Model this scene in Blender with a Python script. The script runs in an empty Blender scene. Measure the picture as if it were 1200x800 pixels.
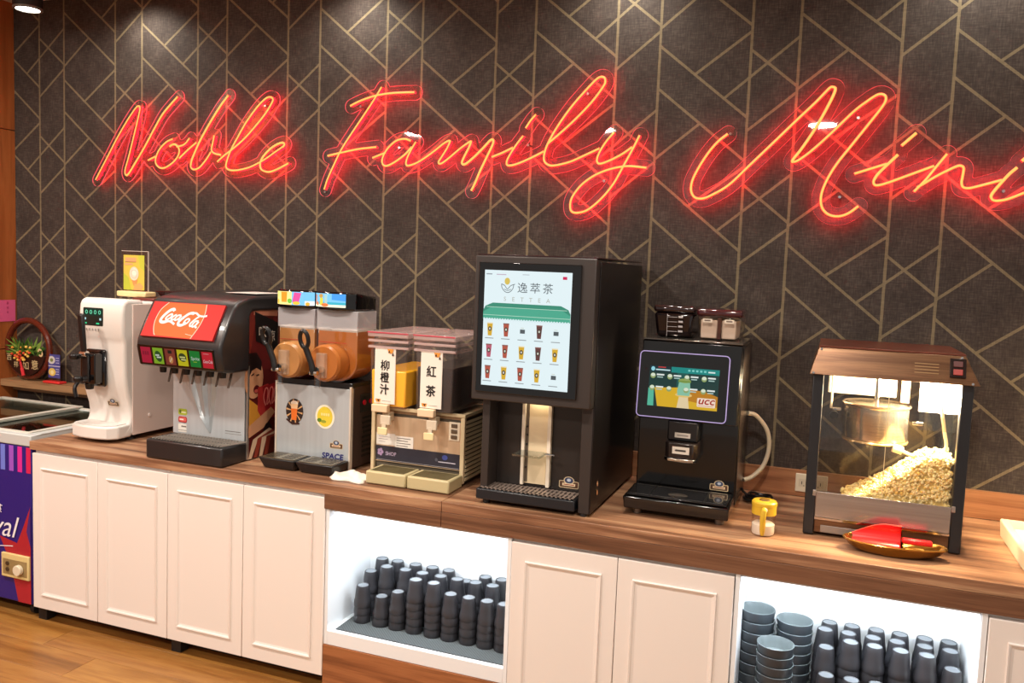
import bpy, bmesh, math, random
from mathutils import Vector, Matrix

random.seed(7)
SC = bpy.context.scene
COL = SC.collection
PI = math.pi

# ------------------------------------------------------------------ camera
YAW, PITCH, ROLL = 0.35893, -0.08491, 0.03927
_f = Vector((-math.sin(YAW)*math.cos(PITCH), math.cos(YAW)*math.cos(PITCH), math.sin(PITCH)))
_r0 = Vector((math.cos(YAW), math.sin(YAW), 0)); _u0 = _r0.cross(_f)
_r = math.cos(ROLL)*_r0 + math.sin(ROLL)*_u0
_u = -math.sin(ROLL)*_r0 + math.cos(ROLL)*_u0
cd = bpy.data.cameras.new('camera'); cam = bpy.data.objects.new('camera', cd); COL.objects.link(cam)
cam.matrix_world = Matrix(((_r.x, _u.x, -_f.x, 3.953), (_r.y, _u.y, -_f.y, -3.4812), (_r.z, _u.z, -_f.z, 1.6748), (0, 0, 0, 1)))
cd.sensor_width = 36; cd.lens = 985.58*36/1200; cd.clip_start = 0.05
SC.camera = cam

# ------------------------------------------------------------------ world, exposure, lights
w = bpy.data.worlds.new('world'); SC.world = w; w.use_nodes = True
bg = w.node_tree.nodes['Background']; bg.inputs[0].default_value = (1.0, 0.93, 0.87, 1); bg.inputs[1].default_value = 0.40
vs = SC.view_settings
vs.view_transform = 'Standard'; vs.look = 'None'; vs.exposure = 0.0; vs.gamma = 1; vs.use_curve_mapping = False

def area(name, loc, size, power, col, rot=(0, 0, 0), sy=None, shape='DISK', spread=PI):
    l = bpy.data.lights.new(name, 'AREA'); l.shape = shape; l.size = size
    if sy: l.shape = 'RECTANGLE'; l.size_y = sy
    l.energy = power; l.color = col; l.spread = spread
    o = bpy.data.objects.new(name, l); o.location = loc; o.rotation_euler = rot; COL.objects.link(o); return o
def spot(name, loc, power, col, ang, blend=0.7, rot=(0, 0, 0), r=0.04):
    l = bpy.data.lights.new(name, 'SPOT'); l.energy = power; l.color = col; l.spot_size = math.radians(ang); l.spot_blend = blend; l.shadow_soft_size = r
    o = bpy.data.objects.new(name, l); o.location = loc; o.rotation_euler = rot; COL.objects.link(o); return o
WARM = (1.0, 0.90, 0.80)
for i, x in enumerate((0.6, 1.86, 3.1, 4.4)):                 # downlights along the wall
    spot('wall_downlight', (x, -0.17, 3.0), 20, (1.0, 0.95, 0.84), 140, 0.9)
for x, p in ((0.9, 62), (2.1, 62), (3.3, 58), (4.7, 40)):     # downlights over the counter
    spot('counter_downlight', (x, -0.72, 2.99), p, (1.0, 0.94, 0.84), 56, 0.6, r=0.03)
for x, p in ((0.0, 50), (1.9, 48), (3.8, 36)):                # room ceiling lamps
    for y in (-2.1, -4.2):
        area('ceiling_lamp', (x, y, 2.98), 0.22, p, WARM)

# ------------------------------------------------------------------ materials
def lin(c):
    return tuple(((v/255.0)/12.92 if v <= 10.3 else (((v/255.0)+0.055)/1.055)**2.4) for v in c[:3])
_mc = {}
def mat(c, rough=0.5, metal=0.0, em=0.0, coat=0.0, spec=0.5):
    key = (tuple(c), rough, metal, em, coat, spec)
    if key in _mc: return _mc[key]
    m = bpy.data.materials.new('mat_%d_%d_%d' % tuple(int(v) for v in c[:3])); m.use_nodes = True
    b = m.node_tree.nodes['Principled BSDF']
    l = lin(c) + (1,)
    b.inputs['Roughness'].default_value = rough; b.inputs['Metallic'].default_value = metal
    b.inputs['Coat Weight'].default_value = coat; b.inputs['Specular IOR Level'].default_value = spec
    if em:
        b.inputs['Base Color'].default_value = (0.01, 0.01, 0.01, 1)
        b.inputs['Emission Color'].default_value = l; b.inputs['Emission Strength'].default_value = em; b.inputs['Specular IOR Level'].default_value = 0.08
    else:
        b.inputs['Base Color'].default_value = l
    _mc[key] = m
    return m
def emis(rgb, s):
    m = bpy.data.materials.new('glow'); m.use_nodes = True
    b = m.node_tree.nodes['Principled BSDF']; b.inputs['Base Color'].default_value = (0.02, 0.02, 0.02, 1)
    b.inputs['Emission Color'].default_value = tuple(rgb)+(1,); b.inputs['Emission Strength'].default_value = s
    return m
class NT:
    def __init__(s, name):
        s.m = bpy.data.materials.new(name); s.m.use_nodes = True; s.t = s.m.node_tree; s.b = s.t.nodes['Principled BSDF']
    def n(s, typ, **kw):
        d = s.t.nodes.new(typ)
        for k, v in kw.items(): setattr(d, k, v)
        return d
    def l(s, a, b): s.t.links.new(a, b)
    def math(s, op, a, b=None, c=None):
        d = s.n('ShaderNodeMath', operation=op)
        for i, v in enumerate((a, b, c)):
            if v is None: continue
            if isinstance(v, (int, float)): d.inputs[i].default_value = v
            else: s.l(v, d.inputs[i])
        return d.outputs[0]
    def ramp(s, fac, stops):
        d = s.n('ShaderNodeValToRGB'); e = d.color_ramp.elements
        while len(e) < len(stops): e.new(0.5)
        for i, (p, c) in enumerate(stops): e[i].position = p; e[i].color = lin(c)+(1,)
        s.l(fac, d.inputs[0]); return d.outputs[0]
    def noise(s, vec, scale, detail=3, rough=0.55, dist=0.0):
        d = s.n('ShaderNodeTexNoise'); d.inputs['Scale'].default_value = scale; d.inputs['Detail'].default_value = detail
        d.inputs['Roughness'].default_value = rough; d.inputs['Distortion'].default_value = dist
        if vec is not None: s.l(vec, d.inputs['Vector'])
        return d.outputs['Fac']
    def coords(s, scale=(1, 1, 1), loc=(0, 0, 0)):
        tc = s.n('ShaderNodeTexCoord'); mp = s.n('ShaderNodeMapping'); mp.inputs['Scale'].default_value = scale; mp.inputs['Location'].default_value = loc
        s.l(tc.outputs['Object'], mp.inputs['Vector']); return mp.outputs[0]
    def bump(s, h, strength=0.2, dist=0.002):
        d = s.n('ShaderNodeBump'); d.inputs['Strength'].default_value = strength; d.inputs['Distance'].default_value = dist
        s.l(h, d.inputs['Height']); s.l(d.outputs[0], s.b.inputs['Normal'])

def wood(name, stops, scale=(0.9, 14, 14), rough=0.42, spec=0.4, metal=0.0, seed=0.0):
    k = NT(name)
    c = k.coords(scale, (seed, seed*1.7, seed*0.6))
    a = k.noise(c, 1.6, 4, 0.55, 0.35)
    c2 = k.coords((scale[0]*3.5, scale[1]*7, scale[2]*7))
    b = k.noise(c2, 2.2, 3, 0.6)
    f = k.math('ADD', k.math('MULTIPLY', a, 0.8), k.math('MULTIPLY', b, 0.2))
    k.l(k.ramp(f, stops), k.b.inputs['Base Color'])
    k.b.inputs['Roughness'].default_value = rough; k.b.inputs['Specular IOR Level'].default_value = spec; k.b.inputs['Metallic'].default_value = metal
    k.bump(b, 0.08)
    return k.m
W_TOP = wood('walnut_laminate', [(0.30, (84, 56, 40)), (0.42, (124, 86, 62)), (0.52, (154, 112, 83)), (0.60, (180, 140, 106)), (0.72, (118, 82, 60))], scale=(0.8, 12, 12))
W_SKIRT = wood('walnut_skirt', [(0.30, (70, 46, 33)), (0.45, (104, 70, 50)), (0.55, (126, 88, 64)), (0.7, (90, 60, 43))], scale=(0.7, 14, 16), seed=3.1)
W_PANEL = wood('chestnut_panel', [(0.30, (100, 58, 32)), (0.45, (140, 86, 52)), (0.56, (165, 106, 66)), (0.7, (118, 70, 42))], scale=(0.8, 9, 12), seed=5.2)
W_SPLASH = wood('walnut_backsplash', [(0.30, (110, 66, 42)), (0.45, (150, 98, 66)), (0.56, (178, 124, 86)), (0.7, (134, 84, 56))], scale=(0.8, 12, 14), seed=8.2)
W_LEDGE = wood('ledge_wood', [(0.30, (110, 80, 52)), (0.45, (140, 105, 72)), (0.56, (160, 124, 88)), (0.7, (125, 92, 62))], scale=(0.8, 12, 14), seed=2.2)
W_WALL = wood('orange_veneer', [(0.30, (140, 74, 34)), (0.45, (160, 88, 42)), (0.56, (172, 98, 50)), (0.7, (150, 80, 38))], scale=(12, 12, 0.7), seed=1.2)
W_FLOORS = [wood('oak_plank', [(0.28, (108+d, 68+d, 28)), (0.45, (140+d, 94+d, 44)), (0.56, (158+d, 112+d, 56)), (0.72, (122+d, 78+d, 34))], scale=(0.9, 9, 9), rough=0.33, seed=4.4+d) for d in (-3, 0, 3)]
POP_REFL = wood('steel_wood_reflection', [(0.30, (74, 50, 34)), (0.45, (102, 72, 50)), (0.56, (120, 88, 62)), (0.7, (86, 60, 42))], scale=(1.2, 16, 24), rough=0.28, metal=0.55, seed=6.6)  # polished steel, with the wood it reflects painted in as brown grain

def wallpaper():
    k = NT('wallpaper')
    geo = k.n('ShaderNodeNewGeometry'); sep = k.n('ShaderNodeSeparateXYZ'); k.l(geo.outputs['Position'], sep.inputs[0])
    x, z = sep.outputs[0], sep.outputs[2]
    P, W, PZ, S1, S2 = 0.54, 0.36, 0.524, 0.82, 0.80
    sW = S1*W
    g = 0.1693
    xs = k.math('ADD', x, 10*P)
    colf = k.math('FLOOR', k.math('DIVIDE', xs, P))
    u = k.math('SUBTRACT', xs, k.math('MULTIPLY', colf, P))
    v = k.math('SUBTRACT', k.math('SUBTRACT', z, 2.6036), k.math('MULTIPLY', colf, 0.262))
    HW = 0.0052
    def vert(u0):
        d = k.math('ABSOLUTE', k.math('SUBTRACT', u, u0))
        return k.math('LESS_THAN', d, HW)
    masks = [vert(0.0), vert(P), vert(W)]
    # (slope, value at ref u, ref u, u from, u to)
    segs = [(-S1, 0.0, 0.0, 0.0, W), (-S1, -g, 0.0, 0.0, W),
            (S2, -g-0.285, 0.0, 0.0, 0.4885*W),
            (0.735, (PZ-g)-sW-0.022, W, 0.405*W, W),
            (0.82, -sW+0.155, W, 0.7375*W, P),
            (S2, -sW-0.052, W, W, P),
            (-S1, -sW+0.262, W, W, P)]
    for sl, v0, ur, ua, ub in segs:
        lv = k.math('MULTIPLY_ADD', k.math('SUBTRACT', u, ur), sl, v0)
        d = k.math('SUBTRACT', v, lv)
        d = k.math('WRAP', d, PZ/2, -PZ/2)
        d = k.math('LESS_THAN', k.math('ABSOLUTE', d), HW*1.28)
        r = k.math('MULTIPLY', k.math('GREATER_THAN', u, ua), k.math('LESS_THAN', u, ub))
        masks.append(k.math('MULTIPLY', d, r))
    m = masks[0]
    for q in masks[1:]: m = k.math('MAXIMUM', m, q)
    c1 = k.coords((26, 26, 190)); c2 = k.coords((190, 26, 26)); c3 = k.coords((9, 9, 9))
    weave = k.math('ADD', k.math('ADD', k.math('MULTIPLY', k.noise(c1, 1.0, 2), 0.35), k.math('MULTIPLY', k.noise(c2, 1.0, 2), 0.35)), k.math('MULTIPLY', k.noise(c3, 1.0, 4), 0.3))
    base = k.ramp(weave, [(0.36, (49, 42, 39)), (0.5, (68, 59, 54)), (0.64, (89, 79, 73))])
    line = k.ramp(weave, [(0.36, (108, 96, 74)), (0.64, (138, 124, 98))])
    mix = k.n('ShaderNodeMix', data_type='RGBA'); k.l(m, mix.inputs[0]); k.l(base, mix.inputs[6]); k.l(line, mix.inputs[7])
    k.l(mix.outputs[2], k.b.inputs['Base Color']); k.b.inputs['Roughness'].default_value = 0.75; k.b.inputs['Specular IOR Level'].default_value = 0.25
    k.bump(weave, 0.25, 0.002)
    return k.m

def brushed(name, c, rough=0.3, scale=(2, 2, 160), var=18, metal=1.0):
    k = NT(name); n = k.noise(k.coords(scale), 1.0, 2)
    k.l(k.ramp(n, [(0.3, tuple(max(v-var, 0) for v in c)), (0.7, tuple(min(v+var, 255) for v in c))]), k.b.inputs['Base Color'])
    k.b.inputs['Metallic'].default_value = metal; k.b.inputs['Roughness'].default_value = rough
    return k.m
def pane(name, tint=(0.97, 0.97, 0.97), base=0.05, edge=0.55, rough=0.02):
    m = bpy.data.materials.new(name); m.use_nodes = True; t = m.node_tree; t.nodes.clear()
    o = t.nodes.new('ShaderNodeOutputMaterial'); tr = t.nodes.new('ShaderNodeBsdfTransparent'); gl = t.nodes.new('ShaderNodeBsdfGlossy')
    lw = t.nodes.new('ShaderNodeLayerWeight'); lw.inputs[0].default_value = 0.5
    p = t.nodes.new('ShaderNodeMath'); p.operation = 'POWER'; p.inputs[1].default_value = 4
    q = t.nodes.new('ShaderNodeMath'); q.operation = 'MULTIPLY_ADD'; q.inputs[1].default_value = edge; q.inputs[2].default_value = base
    mx = t.nodes.new('ShaderNodeMixShader'); tr.inputs[0].default_value = tint+(1,); gl.inputs['Roughness'].default_value = rough
    gl.inputs['Color'].default_value = (0.9, 0.9, 0.9, 1)
    t.links.new(lw.outputs['Facing'], p.inputs[0]); t.links.new(p.outputs[0], q.inputs[0]); t.links.new(q.outputs[0], mx.inputs[0])
    t.links.new(tr.outputs[0], mx.inputs[1]); t.links.new(gl.outputs[0], mx.inputs[2]); t.links.new(mx.outputs[0], o.inputs[0])
    return m
def veil(name, c, opac, rough=0.6):
    m = bpy.data.materials.new(name); m.use_nodes = True; t = m.node_tree; b = t.nodes['Principled BSDF']
    b.inputs['Base Color'].default_value = lin(c)+(1,); b.inputs['Roughness'].default_value = rough; b.inputs['Alpha'].default_value = opac
    return m

PAPER = wallpaper()
DOOR = mat((236, 228, 221), 0.38)
NICHE = mat((236, 240, 243), 0.35)
BLACK = mat((22, 21, 22), 0.32)
BLACKM = mat((26, 25, 26), 0.55)
GLOSSK = mat((9, 8, 9), 0.08, coat=0.5)
DKGREY = mat((46, 45, 47), 0.42)
CHAR = mat((62, 56, 54), 0.42)
STEEL = brushed('brushed_steel', (190, 190, 188), 0.26, (160, 2, 2))
STEELV = brushed('brushed_steel_upright', (196, 204, 208), 0.36, (60, 60, 1.2), 4, 0.40)
CHROME = mat((215, 212, 208), 0.12, 1.0)
CREAM = mat((206, 192, 152), 0.45)
WHITE = mat((226, 221, 214), 0.32, coat=0.2)
PANE = pane('clear_pane'); ACRYL = pane('acrylic_sheet', (0.95, 0.93, 0.93), 0.045, 0.5)
TANK = pane('clear_tank', (0.96, 0.95, 0.94), 0.08, 0.6, 0.05)
CEIL = mat((205, 190, 172), 0.8)

# ------------------------------------------------------------------ mesh building
ROOT = {}
class MB:
    def __init__(s): s.bm = bmesh.new(); s.mats = []
    def mi(s, m):
        if m not in s.mats: s.mats.append(m)
        return s.mats.index(m)
    def face(s, pts, m):
        try: f = s.bm.faces.new([s.bm.verts.new(p) for p in pts])
        except ValueError: return
        f.material_index = s.mi(m); return f
    def faces(s, verts, faces, m):
        i = s.mi(m); vv = [s.bm.verts.new(v) for v in verts]
        for q in faces:
            try: f = s.bm.faces.new([vv[a] for a in q]); f.material_index = i
            except ValueError: pass
        return s
    def box(s, x0, x1, y0, y1, z0, z1, m):
        v = [(x, y, z) for z in (z0, z1) for y in (y0, y1) for x in (x0, x1)]
        return s.faces(v, [(0, 2, 3, 1), (4, 5, 7, 6), (0, 1, 5, 4), (2, 6, 7, 3), (0, 4, 6, 2), (1, 3, 7, 5)], m)
    def hexa(s, b, t, m):      # bottom quad, top quad (counter-clockwise from above)
        return s.faces(list(b)+list(t), [(3, 2, 1, 0), (4, 5, 6, 7), (0, 1, 5, 4), (1, 2, 6, 5), (2, 3, 7, 6), (3, 0, 4, 7)], m)
    def prism(s, pts, off, m, caps=None):
        n = len(pts); a = [Vector(p) for p in pts]; o = Vector(off); v = a+[p+o for p in a]
        s.faces(v, [(i, (i+1) % n, n+(i+1) % n, n+i) for i in range(n)], m)
        s.faces(a, [tuple(range(n))[::-1]], caps or m); s.faces([p+o for p in a], [tuple(range(n))], caps or m)
        return s
    def cyl(s, p0, p1, r0, m, r1=None, seg=20, caps=True):
        p0, p1 = Vector(p0), Vector(p1); r1 = r0 if r1 is None else r1
        d = (p1-p0).normalized(); a = d.orthogonal().normalized(); b = d.cross(a)
        v = [p+(a*math.cos(2*PI*i/seg)+b*math.sin(2*PI*i/seg))*r for p, r in ((p0, r0), (p1, r1)) for i in range(seg)]
        f = [(i, (i+1) % seg, seg+(i+1) % seg, seg+i) for i in range(seg)]
        if caps: f += [tuple(range(seg))[::-1], tuple(range(seg, 2*seg))]
        return s.faces(v, f, m)
    def lathe(s, prof, m, c=(0, 0, 0), seg=24, sx=1.0, sy=1.0):
        v = []; c = Vector(c)
        for r, z in prof:
            for i in range(seg): v.append(c+Vector((r*sx*math.cos(2*PI*i/seg), r*sy*math.sin(2*PI*i/seg), z)))
        f = []
        for k in range(len(prof)-1):
            for i in range(seg): f.append((k*seg+i, k*seg+(i+1) % seg, (k+1)*seg+(i+1) % seg, (k+1)*seg+i))
        s.faces(v, f, m); return s
    def tube(s, pts, r, m, seg=8, closed=False, caps=True, mfun=None):
        pts = [Vector(p) for p in pts]; n = len(pts); rings = []; up = None
        for i in range(n):
            a = pts[(i-1) % n] if (closed or i > 0) else pts[i]
            b = pts[(i+1) % n] if (closed or i < n-1) else pts[i]
            d = (b-a).normalized()
            if up is None: up = d.orthogonal().normalized()
            else:
                up = (up-d*up.dot(d))
                up = up.normalized() if up.length > 1e-6 else d.orthogonal().normalized()
            e = d.cross(up); rr = r[i] if isinstance(r, (list, tuple)) else r
            rings.append([s.bm.verts.new(pts[i]+(up*math.cos(2*PI*k/seg)+e*math.sin(2*PI*k/seg))*rr) for k in range(seg)])
        idx = s.mi(m)
        for i in range(n if closed else n-1):
            A, B = rings[i], rings[(i+1) % n]
            for k in range(seg):
                try: f = s.bm.faces.new((A[k], A[(k+1) % seg], B[(k+1) % seg], B[k]))
                except ValueError: continue
                f.material_index = idx
                if mfun:
                    f.normal_update(); c = f.calc_center_median()-(pts[i]+pts[(i+1) % n])/2
                    f.material_index = s.mi(mfun(c.normalized()))
        if caps and not closed:
            for R in (rings[0], rings[-1]):
                try: s.bm.faces.new(R).material_index = idx
                except ValueError: pass
        return s
    def build(s, name, parent=None, bevel=0.0, smooth=True, seg=2, fix=True, origin=None, angle=35):
        bm = s.bm
        if fix:
            bmesh.ops.remove_doubles(bm, verts=bm.verts[:], dist=1e-6); bmesh.ops.recalc_face_normals(bm, faces=bm.faces[:])
        o0 = origin
        if o0 is None and parent is not None: o0 = ROOT[parent.name]
        if o0 is not None and Vector(o0).length > 0: bmesh.ops.translate(bm, vec=-Vector(o0), verts=bm.verts[:])
        me = bpy.data.meshes.new(name); bm.to_mesh(me); bm.free()
        for m in s.mats: me.materials.append(m)
        if smooth:
            me.polygons.foreach_set('use_smooth', [True]*len(me.polygons)); me.set_sharp_from_angle(angle=math.radians(angle))
        o = bpy.data.objects.new(name, me); COL.objects.link(o)
        if parent is not None: o.parent = parent; ROOT[o.name] = ROOT[parent.name]
        else:
            o.location = o0 if o0 is not None else (0, 0, 0); ROOT[o.name] = Vector(o0) if o0 is not None else Vector((0, 0, 0))
        if bevel:
            md = o.modifiers.new('bevel', 'BEVEL'); md.width = bevel; md.segments = seg; md.limit_method = 'ANGLE'; md.angle_limit = math.radians(40)
        return o
def box(name, parent, x0, x1, y0, y1, z0, z1, m, bevel=0.0, label=None):
    o = MB().box(x0, x1, y0, y1, z0, z1, m).build(name, parent, bevel)
    if label: o['label'] = label
    return o
def tag(o, label, cat, group=None, kind=None):
    o['label'] = label; o['category'] = cat
    if group: o['group'] = group
    if kind: o['kind'] = kind
    return o
def thing(name, loc, label, cat, group=None):
    o = bpy.data.objects.new(name, None); o.empty_display_size = 0.05; COL.objects.link(o); o.location = loc
    ROOT[o.name] = Vector(loc); tag(o, label, cat, group); return o
def struct(o): o['kind'] = 'structure'; return o
def smooth_path(p, n=6, closed=False):
    p = [Vector(q) for q in p]; out = []; N = len(p)
    for i in range(N if closed else N-1):
        a = p[(i-1) % N] if (closed or i > 0) else p[i]*2-p[i+1]
        b, c = p[i], p[(i+1) % N]
        d = p[(i+2) % N] if (closed or i < N-2) else c*2-b
        for k in range(n):
            t = k/n
            out.append(0.5*((2*b)+(c-a)*t+(2*a-5*b+4*c-d)*t*t+(3*b-a-3*c+d)*t**3))
    if not closed: out.append(p[-1])
    return out

_tc = {}
def text_geo(s):
    if s not in _tc:
        cu = bpy.data.curves.new('txt', 'FONT'); cu.body = s; cu.resolution_u = 3
        ob = bpy.data.objects.new('txt', cu); me = ob.to_mesh()
        v = [(q.co.x, q.co.y) for q in me.vertices]; f = [tuple(p.vertices) for p in me.polygons]
        ob.to_mesh_clear(); bpy.data.objects.remove(ob); bpy.data.curves.remove(cu)
        _tc[s] = (v, f)
    return _tc[s]
class Pr:      # flat print on a plane: local (u, v) metres, layers a hair apart
    def __init__(s, o, ux=(1, 0, 0), uy=(0, 0, 1), em=0.0, rough=0.45, step=0.00018):
        s.o = Vector(o); s.ux = Vector(ux); s.uy = Vector(uy); s.n = s.ux.cross(s.uy).normalized(); s.em = em; s.r = rough
        s.b = MB(); s.k = 1; s.step = step
    def P(s, u, v): return s.o+s.ux*u+s.uy*v+s.n*(s.step*s.k)
    def M(s, c, em=None):
        if not isinstance(c, tuple): return c
        return mat(c, s.r, em=s.em if em is None else em)
    def poly(s, pts, c, em=None, up=True):
        if up: s.k += 1
        s.b.face([s.P(*p) for p in pts], s.M(c, em)); return s
    def rect(s, u0, u1, v0, v1, c, em=None): return s.poly([(u0, v0), (u1, v0), (u1, v1), (u0, v1)], c, em)
    def rrect(s, u0, u1, v0, v1, r, c, em=None):
        p = []
        for cx, cy, a in ((u1-r, v0+r, -90), (u1-r, v1-r, 0), (u0+r, v1-r, 90), (u0+r, v0+r, 180)):
            for i in range(5): t = math.radians(a+22.5*i); p.append((cx+r*math.cos(t), cy+r*math.sin(t)))
        return s.poly(p, c, em)
    def ell(s, u, v, a, b, c, em=None, n=24, rot=0.0):
        p = []
        for i in range(n):
            t = 2*PI*i/n; x, y = a*math.cos(t), b*math.sin(t)
            p.append((u+x*math.cos(rot)-y*math.sin(rot), v+x*math.sin(rot)+y*math.cos(rot)))
        return s.poly(p, c, em)
    def line(s, pts, w, c, em=None, smooth=0):
        s.k += 1
        if smooth: pts = [(q.x, q.y) for q in smooth_path([(p[0], p[1], 0) for p in pts], smooth)]
        m = s.M(c, em); L = []; R = []
        for i, p in enumerate(pts):
            a = pts[max(i-1, 0)]; b = pts[min(i+1, len(pts)-1)]
            dx, dy = b[0]-a[0], b[1]-a[1]; l = math.hypot(dx, dy) or 1
            ww = w[min(int(i*len(w)/len(pts)), len(w)-1)] if isinstance(w, (list, tuple)) else w
            L.append((p[0]-dy/l*ww/2, p[1]+dx/l*ww/2)); R.append((p[0]+dy/l*ww/2, p[1]-dx/l*ww/2))
        v = [s.P(*q) for q in L+R]; n = len(pts)
        s.b.faces(v, [(n+i, n+i+1, i+1, i) for i in range(n-1)], m)
        return s
    def ring(s, u, v, a, b, w, c, em=None, n=28):
        return s.line([(u+a*math.cos(2*PI*i/n), v+b*math.sin(2*PI*i/n)) for i in range(n+1)], w, c, em)
    def text(s, t, u, v, h, c, em=None, width=None, align='c', shear=0.0, bold=0.0):
        if bold:
            for du, dv in ((-bold, 0), (bold, 0), (0, bold), (0, -bold)): s.text(t, u+du, v+dv, h, c, em, width, align, shear)
        s.k += 1
        vv, ff = text_geo(t)
        if not vv: return s
        x0 = min(q[0] for q in vv); x1 = max(q[0] for q in vv); y0 = min(q[1] for q in vv); y1 = max(q[1] for q in vv)
        k = h/(y1-y0); kx = k if not width else width/(x1-x0)
        w_ = (x1-x0)*kx; ox = u-(w_/2 if align == 'c' else 0 if align == 'l' else w_)
        s.b.faces([s.P(ox+(q[0]-x0)*kx+shear*(q[1]-y0)*k, v-h/2+(q[1]-y0)*k) for q in vv], ff, s.M(c, em)); return s
    def build(s, name, parent=None, label=None, origin=None):
        o = s.b.build(name, parent, smooth=False, fix=False, origin=origin)
        if label: o['label'] = label
        return o

ZC = 0.828
# ------------------------------------------------------------------ setting
struct(MB().box(-0.5, 6.2, 0.0, 0.08, 0, 3.03, PAPER).build('wall_back'))
struct(MB().box(-0.6, 6.2, -6.5, 0.08, 3.03, 3.1, CEIL).build('ceiling'))
fl = struct(MB().box(-0.6, 6.2, -6.5, 0.08, -0.06, -0.012, W_FLOORS[1]).build('floor'))
PLK = []
for q in range(3):
    PLK.append(MB().box(0, 1.1985, 0, 0.1672, -0.012, 0.0, W_FLOORS[q]).build('plank', fl, bevel=0.0006, seg=1))
n = 0
for r in range(12):
    y = -0.75-0.168*r + 0.336
    off = (0.0, 0.62, 0.28, 0.9)[r % 4]
    for c in range(-1, 3):
        x = -1.2+off+c*1.2
        if x > 2.9 or x+1.2 < -0.6: continue
        if n < 3: o = PLK[n]
        else: o = PLK[(n*7+r) % 3].copy(); COL.objects.link(o); o.parent = fl
        o.location = (x, y, 0); n += 1
wl = struct(MB().box(-0.6, -0.39, -3.2, 0.0, 0, 3.03, mat((70, 40, 22), 0.6)).build('wall_left'))
for i, (z0, z1) in enumerate(((0.0, 1.118), (1.122, 2.338), (2.342, 3.03))):
    for j in range(3):
        MB().box(-0.39, -0.37, -1.0*(j+1)+0.002, -1.0*j-(0.0 if j == 0 else 0.002), z0, z1, W_WALL).build('veneer_panel', wl, bevel=0.001, seg=1)
struct(MB().box(0.66, 5.213, -0.016, -0.0005, ZC+0.001, 0.932, W_SPLASH).build('trim_1'))

# ceiling spotlight that shows at top left
t = thing('ceiling_spotlight', (0.1, -0.3, 2.9), 'black round spotlight glowing white at the top left corner', 'lamp')
MB().cyl((0.1, -0.3, 2.885), (0.1, -0.3, 3.0), 0.068, BLACKM, seg=28).build('housing', t, bevel=0.004)
MB().cyl((0.1, -0.3, 2.999), (0.1, -0.3, 3.03), 0.05, BLACKM, seg=20).build('ceiling_mount', t)
MB().lathe([(0.068, 2.876), (0.068, 2.886), (0.056, 2.886), (0.056, 2.876), (0.068, 2.876)], mat((120, 118, 112), 0.35), (0.1, -0.3, 0), 28).build('trim_ring', t)
MB().cyl((0.1, -0.3, 2.880), (0.1, -0.3, 2.8845), 0.055, emis((1.0, 0.97, 0.9), 14), seg=28).build('lens', t)

# ------------------------------------------------------------------ neon sign
NOBLE = [[(0.276, 2.063), (0.351, 2.171), (0.427, 2.281), (0.492, 2.365), (0.547, 2.426), (0.568, 2.436), (0.577, 2.425), (0.566, 2.38), (0.538, 2.29), (0.501, 2.177), (0.478, 2.113), (0.483, 2.088), (0.501, 2.095), (0.538, 2.141), (0.603, 2.225), (0.666, 2.315), (0.719, 2.387), (0.772, 2.437), (0.819, 2.476)], [(0.791, 2.267), (0.747, 2.251), (0.702, 2.213), (0.68, 2.168), (0.685, 2.14), (0.712, 2.123), (0.747, 2.126), (0.792, 2.15), (0.823, 2.181), (0.831, 2.212), (0.813, 2.236), (0.791, 2.24), (0.769, 2.23)], [(0.813, 2.229), (0.844, 2.232), (0.87, 2.243), (0.896, 2.269)], [(0.63, 2.162), (0.68, 2.181)], [(0.831, 2.17), (0.888, 2.213), (0.94, 2.248)], [(1.131, 2.472), (1.082, 2.42), (1.023, 2.345), (0.964, 2.261), (0.922, 2.187), (0.905, 2.146), (0.909, 2.121), (0.931, 2.114), (0.961, 2.125), (1.0, 2.162), (1.029, 2.199)], [(1.049, 2.28), (1.04, 2.243), (1.033, 2.209), (1.05, 2.192), (1.093, 2.183)], [(1.068, 2.151), (1.11, 2.181), (1.159, 2.211), (1.225, 2.257), (1.29, 2.315), (1.345, 2.37), (1.384, 2.421), (1.394, 2.443), (1.38, 2.454), (1.352, 2.448), (1.304, 2.41), (1.24, 2.339), (1.192, 2.27), (1.151, 2.208), (1.127, 2.154), (1.123, 2.124), (1.144, 2.11), (1.186, 2.108), (1.252, 2.119), (1.301, 2.136), (1.357, 2.162), (1.412, 2.194), (1.452, 2.217), (1.463, 2.23), (1.451, 2.238), (1.42, 2.23), (1.38, 2.208), (1.34, 2.172), (1.325, 2.142), (1.329, 2.116), (1.358, 2.102), (1.39, 2.102), (1.438, 2.118), (1.489, 2.141)]]
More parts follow.
